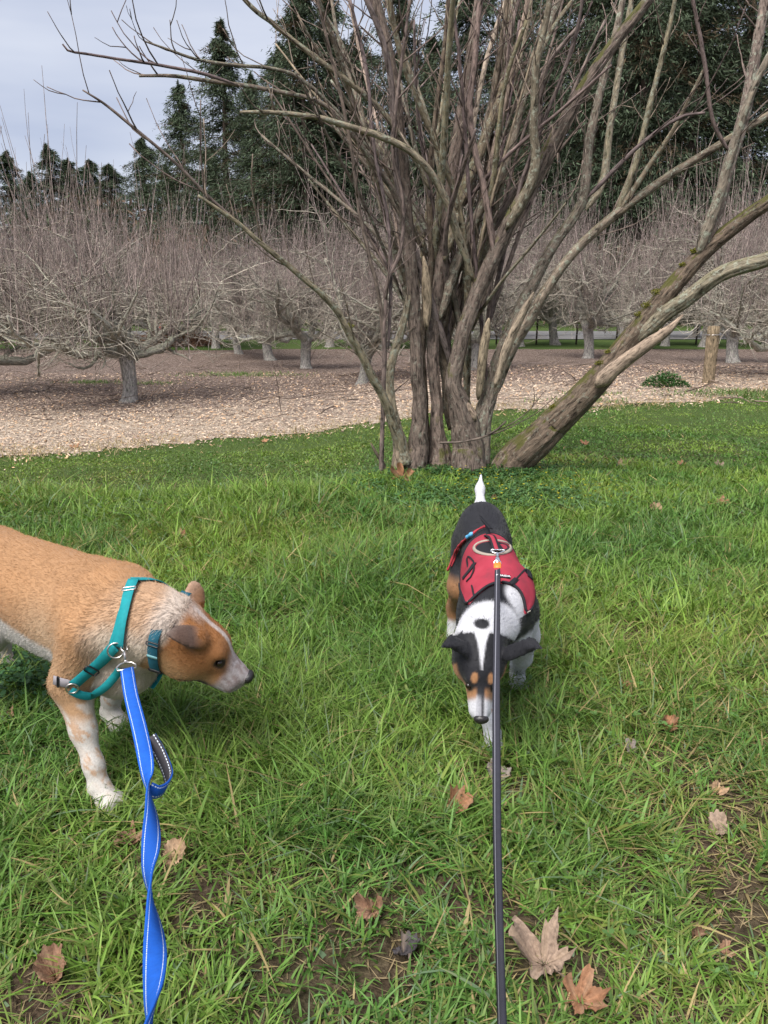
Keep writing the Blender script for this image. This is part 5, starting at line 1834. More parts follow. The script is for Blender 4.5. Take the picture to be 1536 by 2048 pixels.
    cc = (0.4 * C0 + 0.6 * tc) * rng.uniform(0.7, 1.35, (len(C0), 1))
    mb = MB(); mb.add(V - base, F, np.repeat(cc, K * 5, 0), G)
    # second order twiglets
    sel = rng.random(len(P)) < 0.55
    ks = rng.integers(2, K - 1, sel.sum())
    b2 = P[sel][np.arange(sel.sum()), ks]; d2 = nrm(P[sel][np.arange(sel.sum()), ks + 1] - b2)
    P2 = grow(b2, nrm(d2 + rng.normal(0, 0.55, d2.shape)), rng.uniform(0.08, 0.26, len(b2)), 5, 0.12, 0.06)
    V, F, G = tubes(P2, np.full((len(P2), 1), 0.0026) * np.linspace(1, 0.5, 5), 4, True)
    mb.add(V - base, F, np.repeat(cc[sel], 20, 0), G)
    tw = mb.build('twigs', M_bark_young, root)
    tw['kind'] = 'stuff'
    # moss tufts that sit on the branches
    M_moss = tinted('moss', 0.95, 0.05, 0.8, 220, 0.006, 0.5)
    spots = [(px(696, 652, 4.76), .024)]
    for q_ in (0.22, 0.36, 0.40, 0.50, 0.53, 0.56, 0.64, 0.67):
        i_ = int(q_ * len(mossy[0]))
        tt = nrm(mossy[0][i_ + 1] - mossy[0][i_ - 1]); nn_ = np.array([0, -0.35, 1.0]); nn_ = nrm(nn_ - tt * (nn_ @ tt))
        spots.append((mossy[0][i_] + nn_ * mossy[1][i_] * 0.92, rng.uniform(.016, .030)))
    for c, sz in spots:
        n = 420
        q = nrm(rng.normal(0, 1, (n, 3))) * np.array([1.6, 1.0, 0.7]) * sz * rng.uniform(0.3, 1.0, (n, 1))
        dd = nrm(q + rng.normal(0, 0.02, (n, 3))) * 0.008
        sd = nrm(np.cross(dd, rng.normal(0, 1, (n, 3)))) * 0.003
        V = np.stack([c + q - sd, c + q + sd, c + q + dd], 1).reshape(-1, 3) - base
        mb = MB(); mb.add(V, np.arange(n * 3).reshape(n, 3), np.repeat(np.array([0.150, 0.145, 0.030]) * rng.uniform(0.5, 1.5, (n, 1)), 3, 0))
        mb.build('moss_tuft', M_moss, root)


elder_tree()
# ------------------------------------------------------------------ orchard
M_apple = mat_bark('apple_bark', 0.25, 0.80, 0.8)
M_appletrunk = mat_bark('pale_apple_trunk', 0.0, 0.55, 0.8)
M_shoot = mat_bark('water_shoots', 0.0, 0.10, 0.2)


def apple_meshes(seed, first_az=None, low=False, rich=1.0, sprout=1.0, redtint=0.0):
    """trunk, limbs and twig crown of a gnarled old pruned apple tree; returns [(name, MB, material)]"""
    global rng
    keep, rng = rng, np.random.default_rng(seed)
    out = []
    H = rng.uniform(0.50, 0.72)
    tr = rng.uniform(0.085, 0.115)
    lean = rng.normal(0, 0.06, 2)
    tz = np.linspace(-0.06, H, 12)
    P = np.stack([lean[0] * tz / H + 0.02 * np.sin(tz * 7), lean[1] * tz / H, tz], -1)
    r = tr * (1 + 0.55 * np.exp(-np.clip(tz, 0, 9) / 0.07) + 0.25 * np.exp(-((tz - H) / 0.12) ** 2))
    wob = 1 + 0.16 * (fbm(np.cos(np.linspace(0, 6.28, 14, endpoint=False))[None] * 2 + tz[:, None] * 2 + 9, np.sin(np.linspace(0, 6.28, 14, endpoint=False))[None] * 2 + tz[:, None] * 5, seed, 2) - 0.5)
    V, F, G = tubes(P[None], r[None], 14, True, wob[None])
    mb = MB(); mb.add(V, F, np.array([0.32, 0.295, 0.275]) * rng.uniform(0.75, 1.1), G)
    out.append(('trunk', mb, M_appletrunk))
    top = P[-1]
    n = rng.integers(5, 7)
    az0 = rng.uniform(0, 6.28) if first_az is None else first_az
    lines = []
    for k in range(n):
        az = az0 + k * 2 * np.pi / n + rng.normal(0, 0.25) * (k > 0)
        el = R(rng.uniform(16, 44 if low else 52)) if not (low and k == 0) else R(7)
        Kp = 16
        L = rng.uniform(1.35, 2.1)
        d = np.array([[math.cos(az) * math.cos(el), math.sin(az) * math.cos(el), math.sin(el)]])
        hgt = top + np.array([0, 0, -rng.uniform(0, 0.14)])
        Pl = grow(hgt[None], d, [L], Kp, 0.20, -0.015 if rng.random() < 0.5 else 0.04)
        Pl[0, 3:, 2] = 0.46 + np.abs(Pl[0, 3:, 2] - 0.46)
        rl = np.interp(np.linspace(0, 1, Kp), [0, .15, .6, 1], [tr * 0.82, tr * 0.60, tr * 0.42, 0.014])
        rl = rl * (1 + rng.normal(0, 0.10, Kp))
        V, F, G = tubes(Pl, rl[None], 9)
        mb = MB(); mb.add(V, F, np.array([0.34, 0.32, 0.275]) * rng.uniform(0.65, 1.15), G)
        lines.append((Pl[0], rl))
        # branches of this limb
        for j in range(int(9 * rich)):
            i = rng.integers(3, Kp - 1)
            t = nrm(Pl[0][i] - Pl[0][i - 1])
            sd = nrm(np.cross(t, [0, 0, 1.0])) * rng.choice([-1, 1])
            dd = nrm(t * rng.uniform(0.2, 0.8) + sd * rng.uniform(0.4, 1.0) + np.array([0, 0, rng.uniform(-0.25, 0.8)]))
            Ps = grow(Pl[0][i][None], dd[None], [rng.uniform(0.5, 1.25)], 10, 0.24, 0.0)
            zf = rng.uniform(0.38, 0.75); Ps[..., 2] = zf + np.abs(Ps[..., 2] - zf)
            rs = np.linspace(rl[i] * 0.62, 0.006, 10)
            V, F, G = tubes(Ps, rs[None], 6)
            mb.add(V, F, np.array([0.32, 0.295, 0.25]) * rng.uniform(0.7, 1.2), G)
            lines.append((Ps[0], rs))
        out.append(('limb', mb, M_apple))
    # all thin wood
    mb = MB()
    pts = np.concatenate([l[0][2:] for l in lines]); rad = np.concatenate([l[1][2:] for l in lines])
    wgt = np.ones(len(pts)); wgt /= wgt.sum()
    def batch(N, dirf, lo, hi, K, wb, up, r0, r1, colr, sides=3, src=None):
        i = rng.choice(len(pts), N)
        b = pts[i] + rng.normal(0, 0.01, (N, 3))
        L = rng.uniform(lo, hi, N)
        P = grow(b, dirf(N), L, K, wb, up)
        fl_ = 0.30 + 0.55 * rng.random((N, 1)); P[..., 2] = fl_ + np.abs(P[..., 2] - fl_)
        rr = r0 * rng.uniform(0.7, 1.3, (N, 1)) * np.linspace(1, r1, K)
        V, F, G = tubes(P, rr, sides, False)
        c = np.array(colr) * rng.uniform(0.65, 1.4, (N, 1))
        mb.add(V, F, np.repeat(c, K * sides, 0), G)
        return P
    shoot_c = np.array([0.285, 0.228, 0.208]) * (1 - redtint) + np.array([0.36, 0.17, 0.10]) * redtint
    # upright water shoots, many
    hi = batch(int(200 * rich * sprout), lambda N: np.column_stack([rng.normal(0, 0.26, (N, 2)), np.ones(N)]), 0.6, 1.9, 7, 0.05, 0.10, 0.0058, 0.35, shoot_c)
    batch(int(120 * rich * sprout), lambda N: np.column_stack([rng.normal(0, 0.6, (N, 2)), np.ones(N) * 0.7]), 0.3, 1.0, 6, 0.10, 0.12, 0.0048, 0.4, shoot_c * 1.05)
    if low:
        batch(26, lambda N: np.column_stack([rng.normal(0, 0.16, (N, 2)), np.ones(N)]), 1.7, 2.7, 9, 0.04, 0.05, 0.0085, 0.3, shoot_c * 0.8, 4)
    # tangled spurs and hanging twigs
    batch(int(620 * rich), lambda N: rng.normal(0, 1, (N, 3)) * np.array([1, 1, 0.6]), 0.15, 0.75, 7, 0.22, 0.02, 0.0056, 0.4, np.array([0.33, 0.30, 0.25]))
    batch(int(260 * rich), lambda N: rng.normal(0, 1, (N, 3)) * np.array([1, 1, 0.3]), 0.4, 1.1, 9, 0.16, -0.05, 0.0060, 0.4, np.array([0.34, 0.30, 0.25]))
    # side twigs on the shoots
    N = int(len(hi) * 1.3)
    i = rng.integers(0, len(hi), N); k = rng.integers(1, 5, N)
    b = hi[i, k]; t = nrm(hi[i, k + 1] - b)
    P = grow(b, nrm(t + rng.normal(0, 0.5, (N, 3))), rng.uniform(0.08, 0.45, N), 4, 0.08, 0.10)
    V, F, G = tubes(P, np.full((N, 1), 0.0036) * np.linspace(1, 0.4, 4), 3, False)
    mb.add(V, F, np.repeat(shoot_c * rng.uniform(0.7, 1.4, (N, 1)), 12, 0), G)
    out.append(('twigs', mb, M_shoot))
    rng = keep
    return out


APPLE = [apple_meshes(s, az, low, rich, spr, red) for s, az, low, rich, spr, red in
         [(101, math.pi * 0.97, True, 1.1, 0.9, 0), (102, 0.15, True, 1.25, 0.8, 0), (103, None, False, 1.0, 1.0, 0), (104, None, False, 1.0, 1.15, 0), (105, None, False, 1.0, 1.25, 0.0), (106, None, False, 0.8, 1.3, 0.35)]]
APPLE_DATA = {}


def apple(kind, loc, rot, sc, label, group, zs=1.0):
    root = thing('apple_tree', label, 'tree', loc, group)
    root.rotation_euler = (0, 0, rot)
    root.scale = (sc, sc, sc * zs)
    if kind not in APPLE_DATA:
        APPLE_DATA[kind] = []
        for name, mb, m in APPLE[kind]:
            o = mb.build(name, m, root)
            APPLE_DATA[kind].append((name, o.data))
            if name == 'twigs':
                o['kind'] = 'stuff'
    else:
        for name, me in APPLE_DATA[kind]:
            o = bpy.data.objects.new(name, me)
            link(o, root)
            if name == 'twigs':
                o['kind'] = 'stuff'
    return root


GRP = 'bare orchard trees on the mulch bed'
ORCH = [
    (0, 258, 806, 0.0, 1.00, 'old bare apple tree with short pale trunk at the chip bed\'s front edge', 1.0),
    (1, -75, 795, 0.1, 1.10, 'gnarled lichen-covered apple tree whose limbs enter at the photo\'s left edge', 1.0),
    (2, 725, 770, 0.7, 0.95, 'bare apple tree with whitish trunk just behind the big tree\'s stems', 1.0),
    (3, 612, 738, 2.1, 0.95, 'bare apple tree with slim grey trunk, second nearest left of the big tree', 1.0),
    (4, 541, 722, 3.0, 0.95, 'bare apple tree with thick fluted grey trunk and low fork', 1.0),
    (2, 478, 709, 4.1, 1.0, 'bare apple tree with dark straight trunk beside the fluted one', 1.0),
    (3, 432, 697, 5.0, 1.0, 'bare apple tree with thin dark trunk in the deeper row', 1.05),
    (4, 391, 690, 1.0, 1.0, 'bare apple tree with a mossy trunk foot near the brush pile', 1.05),
    (2, 948, 742, 2.6, 1.0, 'bare apple tree with a pale trunk half hidden by the big tree', 1.0),
    (3, 1176, 718, 0.4, 1.05, 'bare apple tree with dark upright trunk behind the leaning trunk', 1.15),
    (4, 1466, 727, 1.9, 1.0, 'bare apple tree with pale twin trunks beyond the wooden post', 1.1),
    (1, 1590, 752, 3.1, 1.0, 'lichen-covered apple tree reaching in from the photo\'s right edge', 1.0),
    (3, 1040, 693, 3.4, 1.05, 'bare apple tree of the deep row, just right of the big tree\'s main stems', 1.15),
    (5, 372, 668, 0.2, 1.1, 'bare tree with reddish upright shoots near the brush pile', 1.2),
    (4, 140, 706, 0.9, 1.0, 'bare apple tree deep behind the nearest pale-trunked apple tree', 1.1),
]
for kind, u, v_, rot, sc, lab, zs in ORCH:
    g = ground_at(u, v_)
    apple(kind, g - np.array([0, 0, 0.02]), rot, sc, lab, GRP, zs)
BACK = [(2, -30, 702), (3, 55, 694), (4, 262, 699), (2, 318, 690), (3, 660, 694), (4, 770, 694), (2, 860, 700), (4, 1110, 690), (2, 1245, 698), (3, 1330, 692), (2, 1405, 694), (4, 1535, 694), (3, 1250, 676), (2, 1480, 678), (4, 905, 676), (3, 590, 676), (4, 200, 680), (2, 1000, 674), (4, 1390, 676), (2, 90, 676)]
for i, (kind, u, v_) in enumerate(BACK):
    g = ground_at(u, v_)
    apple(kind, g - np.array([0, 0, 0.02]), 1.3 * i + 0.4, 1.05 + 0.06 * (i % 3), 'bare apple tree in the dense back rows of the orchard', 'bare apple trees of the back rows', 1.12 + 0.08 * (i % 2))
# ------------------------------------------------------------------ conifers behind the orchard
M_needle = leafy('conifer_sprays', 0.12, 0.7, 0.15)
M_ctrunk = mat_bark('conifer_bark', 0.0, 0.15, 0.8)


def conifer_meshes(seed, width=0.21, dense=1.0, ragged=0.25, bare=0.06):
    """unit-height conifer: trunk and needle sprays"""
    g = np.random.default_rng(seed)
    z = np.linspace(-0.01, 0.99, 14)
    V, F, G = tubes(np.stack([0.004 * np.sin(z * 9), 0.004 * np.cos(z * 7), z], -1)[None], (0.016 * (1 - z) ** 0.8 + 0.0012)[None], 7)
    tr = MB(); tr.add(V, F, np.array([0.10, 0.075, 0.06]), G * 20)
    n = int(330 * dense)
    hz = bare + (1 - bare) * np.sort(g.random(n)) ** 0.92
    prof = np.interp(hz, [0, .1, .3, .6, .85, .95, 1.0], [.75, .95, 1.0, .72, .34, .14, .03])
    az = g.uniform(0, 2 * np.pi, n)
    L = width * prof * g.uniform(1 - ragged * 1.9, 1 + ragged, n) * (0.55 + 0.9 * vnoise(np.cos(az) * 1.5 + 9, hz * 9 + np.sin(az) * 1.5, seed))
    ns = 112
    t = g.random((n, ns)) ** 0.75
    droop = g.uniform(-0.05, 0.55, n)[:, None]
    rise = (0.12 + 0.5 * sstep(0.6, 1.0, hz))[:, None]
    sp = (t * 0.22 + 0.01) * L[:, None] * g.normal(0, 1, (n, ns)) * 1.0
    r = t * L[:, None]
    zz = hz[:, None] + r * (rise * (1 - t) - droop * t) + g.normal(0, 0.006, (n, ns)) - 0.010 * g.random((n, ns)) ** 2
    ca, sa = np.cos(az)[:, None], np.sin(az)[:, None]
    c = np.stack([ca * r - sa * sp, sa * r + ca * sp, zz], -1).reshape(-1, 3)
    N = len(c)
    out_ = np.repeat(np.stack([np.cos(az), np.sin(az), -droop[:, 0] * 1.1], -1), ns, 0)
    d = nrm(out_ + g.normal(0, 0.55, (N, 3)) - np.array([0, 0, 0.25]))
    s = nrm(np.cross(d, g.normal(0, 1, (N, 3))))
    ln = 0.0112 * g.uniform(0.5, 1.6, (N, 1)); wd = 0.00125 * g.uniform(0.6, 1.6, (N, 1))
    VV = np.stack([c - d * ln * 0.3, c + s * wd, c + d * ln, c - s * wd * 0.9], 1).reshape(-1, 3)
    k = np.arange(N)[:, None] * 4
    col_ = np.array([0.046, 0.062, 0.037]) * g.uniform(0.4, 1.7, (N, 1))
    tip = (t.reshape(-1, 1) > 0.7) * g.uniform(0, 1, (N, 1))
    col_ = col_ * (1 + 0.7 * tip)  # lit edges of the boughs, put into the spray colour
    br = np.repeat(g.random(n) < 0.10, ns)
    col_[br] = np.array([0.075, 0.055, 0.032]) * g.uniform(0.6, 1.3, (br.sum(), 1))
    cr = MB(); cr.add(VV, k + np.array([[0, 1, 2, 3]]), np.repeat(col_, 4, 0))
    # branch wood
    nb = n
    K = 5
    ts = np.linspace(0, 0.92, K)
    rr = L[:, None] * ts
    P = np.stack([np.cos(az)[:, None] * rr, np.sin(az)[:, None] * rr, hz[:, None] + rr * (rise * (1 - ts) - droop * ts)], -1)
    V, F, G = tubes(P, np.full((nb, 1), 0.0013) * np.linspace(1, 0.3, K), 3, False)
    tr.add(V, F, np.array([0.075, 0.058, 0.045]), G * 20)
    return tr, cr


CON = [conifer_meshes(301, 0.25, 1.15, 0.34), conifer_meshes(302, 0.27, 1.15, 0.38), conifer_meshes(303, 0.23, 1.05, 0.32, 0.08), conifer_meshes(304, 0.26, 1.2, 0.35, 0.10)]
CON_DATA = {}


def conifer(kind, u, vtop, d, label, group, wid=1.0, rot=0.0):
    top = px(u, vtop, d)
    x = top[0]
    z0 = float(gz(x, d)) - 0.1
    H = top[2] - z0
    root = thing('conifer', label, 'tree', (x, d, z0), group)
    root.scale = (H * wid, H * wid, H)
    root.rotation_euler = (0, 0, rot)
    if kind not in CON_DATA:
        a = CON[kind][0].build('trunk', M_ctrunk, root)
        b = CON[kind][1].build('crown', M_needle, root)
        CON_DATA[kind] = (a.data, b.data)
    else:
        for nm, me in zip(('trunk', 'crown'), CON_DATA[kind]):
            link(bpy.data.objects.new(nm, me), root)


G1 = 'evergreens behind the orchard'
CONIFERS = [
    (0, 440, 42, 62, 'tallest dark conifer standing clear against the sky, with a ragged narrow top', 1.05),
    (2, 357, 165, 66, 'slimmer conifer left of the tallest one', 1.1),
    (1, 283, 278, 74, 'small pointed conifer low on the skyline, left of the slim conifer', 1.25),
    (3, 92, 290, 92, 'broad green conifer in the far low group at the sky\'s edge', 1.25),
    (1, 178, 322, 95, 'low conifer right of the broad far conifer', 1.6),
    (3, 12, 304, 88, 'brownish dense conifer at the photo\'s left edge', 1.5),
    (1, 218, 330, 90, 'short brownish conifer between the low skyline trees', 1.7),
    (2, 135, 318, 96, 'narrow pale green conifer beside the broad far conifer', 1.7),
    (1, 500, 150, 60, 'conifer just right of the tallest one, lower and fuller', 0.9),
    (0, 598, -70, 56, 'tall conifer behind the upper left branches of the bare tree', 1.0),
    (2, 655, -20, 60, 'narrow conifer behind the thin upper stems of the bare tree', 1.25),
    (1, 560, 90, 64, 'full conifer partly hidden behind the horizontal bare branches', 1.0),
    (0, 716, 60, 62, 'conifer behind the bare tree\'s first tall stem', 1.1),
    (3, 800, -60, 58, 'broad conifer behind the middle of the bare tree', 0.85),
    (2, 868, 70, 64, 'conifer with a low top between the middle stems', 1.2),
    (0, 950, -160, 56, 'very tall conifer behind the bare tree\'s main fan of stems', 1.0),
    (1, 1040, -60, 60, 'conifer behind the thick stem that leans right', 1.0),
    (3, 1130, -260, 50, 'huge dark conifer filling the space right of the leaning stem', 0.9),
    (1, 1230, -330, 46, 'huge dark conifer with drooping boughs, middle of the right hand group', 0.9),
    (3, 1330, -380, 44, 'nearest huge conifer of the right hand group', 0.85),
    (1, 1440, -330, 46, 'huge conifer behind the upright mossy side stem', 0.9),
    (3, 1540, -300, 48, 'huge conifer at the photo\'s right edge', 0.9),
    (0, 1280, -150, 60, 'conifer filling the gap behind the right hand giants', 1.4),
    (0, 1390, -150, 62, 'conifer deep behind the nearest giant', 1.4),
    (1, 1630, -260, 50, 'dark conifer mostly beyond the right edge', 0.9),
    (2, 620, 200, 80, 'low far conifer seen through the twigs left of the bare tree', 2.0),
    (3, 700, 230, 80, 'low far conifer seen through the twigs at the bare tree\'s crown', 1.3),
    (1, 420, 300, 78, 'low far conifer under the tallest conifer', 1.3),
    (3, 330, 330, 84, 'low far conifer under the slim conifer', 1.1),
    (1, 60, 345, 84, 'low dark conifer under the broad far conifer', 1.2),
    (3, 1050, 160, 72, 'deep conifer behind the fan of stems', 1.2),
    (1, 880, 230, 76, 'deep low conifer behind the trunk cluster', 1.6),
    (3, 1180, 120, 70, 'deep conifer between the right hand giants', 1.3),
]
for i, (kind, u, vt, d, lab, wid) in enumerate(CONIFERS):
    conifer(kind, u, vt, d, lab, G1, wid, i * 1.7)

# dark understorey at the wood's edge, one mass of brush
def brush_mass():
    N = 34000
    x = rng.uniform(-62, 62, N); y = rng.uniform(38, 44, N)
    top = 1.5 + 3.2 * fbm(x * 0.25, y * 0.1, 211, 3) + 2.0 * sstep(2, 14, x) + 2.2 * sstep(-6, -14, x)
    z = gz(x, y) + top * rng.random(N) ** 0.8
    d = nrm(np.column_stack([rng.normal(0, 0.6, (N, 2)), rng.uniform(0.1, 1, N)]))
    s = nrm(np.cross(d, rng.normal(0, 1, (N, 3))))
    L = rng.uniform(0.2, 0.55, (N, 1)); w = rng.uniform(0.03, 0.10, (N, 1))
    c = np.stack([x, y, z], -1)
    V = np.stack([c - d * L * .5, c + s * w, c + d * L * .5, c - s * w], 1).reshape(-1, 3)
    green = rng.random(N) < 0.45
    C = np.where(green[:, None], np.array([0.040, 0.055, 0.026]), np.array([0.095, 0.066, 0.046])) * rng.uniform(0.4, 1.5, (N, 1))
    o = mesh_np('undergrowth', V, np.arange(N * 4).reshape(N, 4), M_needle, False, None, np.repeat(C, 4, 0))
    tag(o, 'dark brush and undergrowth along the edge of the conifers', 'undergrowth', kind='stuff')


brush_mass()

# ------------------------------------------------------------------ small things of the middle distance
def post(u, v0, v1, wpx, label):
    g = ground_at(u, v0)
    t = np.linalg.norm(g - np.array([0, 0, CAM_H]))
    top = px(u + 12, v1, g[1])
    r = wpx * 0.5 / FPX * t
    K = 10
    P = g + (top - g) * np.linspace(-0.08, 1, K)[:, None]
    th = np.linspace(0, 2 * np.pi, 8, endpoint=False)
    sq = 1 / np.maximum(np.abs(np.cos(th + 0.4)), np.abs(np.sin(th + 0.4))) * 0.92
    V, F, G = tubes(P[None], np.full((1, K), r), 8, True, (sq[None, None] * rng.uniform(0.93, 1.05, (1, K, 1))))
    root = thing('wooden_post', label, 'post', g)
    mb = MB(); mb.add(V - g, F, np.array([0.23, 0.175, 0.115]), G)
    mb.build('shaft', M_bark_dead, root, False)
    V, F, G = tubes((top + np.array([[-r * 1.5, 0, -0.12], [r * 0.2, -r * 1.2, -0.115], [r * 1.5, 0, -0.11]]))[None], np.full((1, 3), 0.006), 5)
    mb = MB(); mb.add(V - g, F, np.array([0.12, 0.10, 0.09]), G)
    mb.build('wire_tie', M_steel, root)


post(1416, 771, 652, 24, 'weathered square wooden post at the front of the chip bed')
post(1320, 672, 625, 18, 'short wooden post far back beside the road')


def wire_fence():
    y = 25.2
    root = thing('wire_fence', 'low wire fence on thin dark posts in front of the road', 'fence', (6, y, float(gz(6, y))))
    O = np.array([6, y, float(gz(6, y))])
    xs_ = np.linspace(1.0, 22, 18)
    hs = []
    for i, x in enumerate(xs_):
        z = float(gz(x, y)); h = 0.95 + 0.05 * math.sin(i * 2.3)
        V, F, G = tubes(np.array([[[x, y, z - .1], [x + 0.01, y, z + h * .5], [x + 0.03 * math.sin(i), y, z + h]]]), np.full((1, 3), 0.028), 6)
        mb = MB(); mb.add(V - O, F, np.array([0.075, 0.058, 0.048]), G)
        mb.build('post', M_bark_old, root)
        hs.append(z)
    for k in (0.3, 0.6, 0.88):
        P = np.array([[x, y - 0.03, z + k - 0.02 * (j % 2)] for j, (x, z) in enumerate(zip(xs_, hs))])
        V, F, G = tubes(P[None], np.full((1, len(P)), 0.006), 4)
        mb = MB(); mb.add(V - O, F, np.array([0.2, 0.2, 0.2]), G)
        mb.build('wire', M_steel, root)


wire_fence()


def brush_pile():
    g = ground_at(352, 690)
    root_loc = g
    N = 900
    a = rng.uniform(0, 2 * np.pi, N); r = np.sqrt(rng.random(N)) * 1.15
    h = 0.55 * np.clip(1 - (r / 1.15) ** 2, 0, 1)
    c = np.stack([np.cos(a) * r, np.sin(a) * r * 0.7, h * rng.random(N)], -1)
    d = nrm(np.column_stack([rng.normal(0, 1, (N, 2)), rng.normal(0, 0.25, N)]))
    P = c[:, None] + d[:, None] * np.linspace(-0.5, 0.5, 4)[:, None] * rng.uniform(0.3, 0.9, (N, 1, 1))
    V, F, G = tubes(P, np.full((N, 4), 0.010) * rng.uniform(0.5, 1.6, (N, 1)), 4)
    o = thing('brush_pile', 'heap of reddish brown cut brush deep in the orchard', 'brush pile', g)
    mb = MB(); mb.add(V, F, np.repeat(np.array([0.27, 0.155, 0.10]) * rng.uniform(0.5, 1.4, (N, 1)), 16, 0), G)
    mb.build('sticks', M_chip, o)['kind'] = 'stuff'
    # earth under it
    V, F = ball((0, 0, -0.05), (1.0, 0.65, 0.40), nu=22, nv=12)
    V = V * (1 + 0.12 * (fbm(V[:, :1] * 4, V[:, 1:2] * 4, 77, 2) - .5))
    mb = MB(); mb.add(V, F, np.array([0.16, 0.10, 0.07]))
    mb.build('mound', M_chip, o)


brush_pile()


def marker():
    g = px(322, 676, 27.0); g[2] = float(gz(g[0], 27.0))
    root = thing('marker_post', 'small red-orange marker standing far back among the orchard trunks', 'marker', g)
    M = plain('red_plastic', (0.62, 0.07, 0.035), 0.5)
    V, F, G = tubes(np.array([[[0, 0, 0.02], [0, 0, 0.35], [0, 0, 0.62], [0, 0, 0.66]]]) + np.array([0, 0, 0.2]), np.array([[.085, .075, .062, .03]]), 12)
    mb = MB(); mb.add(V, F, None, G); mb.build('tube', M, root)
    V, F, G = tubes(np.array([[[0, 0, 0.0], [0, 0, 0.22]]]), np.array([[.14, .05]]), 12)
    mb = MB(); mb.add(V, F, None, G); mb.build('base', M_plastic, root)


marker()

# ------------------------------------------------------------------ leaves and weeds on the lawn
M_leaf = None


def mat_leaf():
    t = NT('dry_leaf')
    g = t.attr('grain').outputs['Vector']
    n = t.noise(geo_pos(t), 130, 4, 0.6)
    sp = t.n('SeparateXYZ', Vector=g)
    vein = t.math('POWER', t.math('ABSOLUTE', t.math('SINE', t.math('MULTIPLY', sp.outputs[0], 2.5))), 9.0)
    v = t.ramp(n, [(0.3, (0.62,) * 3), (0.7, (1.25,) * 3)])
    c = t.mix(1.0, t.attr().outputs['Color'], v, 'MULTIPLY')
    c = t.mix(t.math('MULTIPLY', vein, 0.25).outputs[0], c, (0.45, 0.33, 0.22))
    b = t.bsdf(c, 0.7, t.bump(t.math('ADD', n.outputs[0], vein), 0.6, 0.003), 0.25)
    tr = t.n('BsdfTranslucent', Color=c)
    m = t.n('MixShader', Fac=0.15)
    t.t.links.new(b.outputs[0], m.inputs[1]); t.t.links.new(tr.outputs[0], m.inputs[2])
    return t.done(m)


M_leaf = mat_leaf()


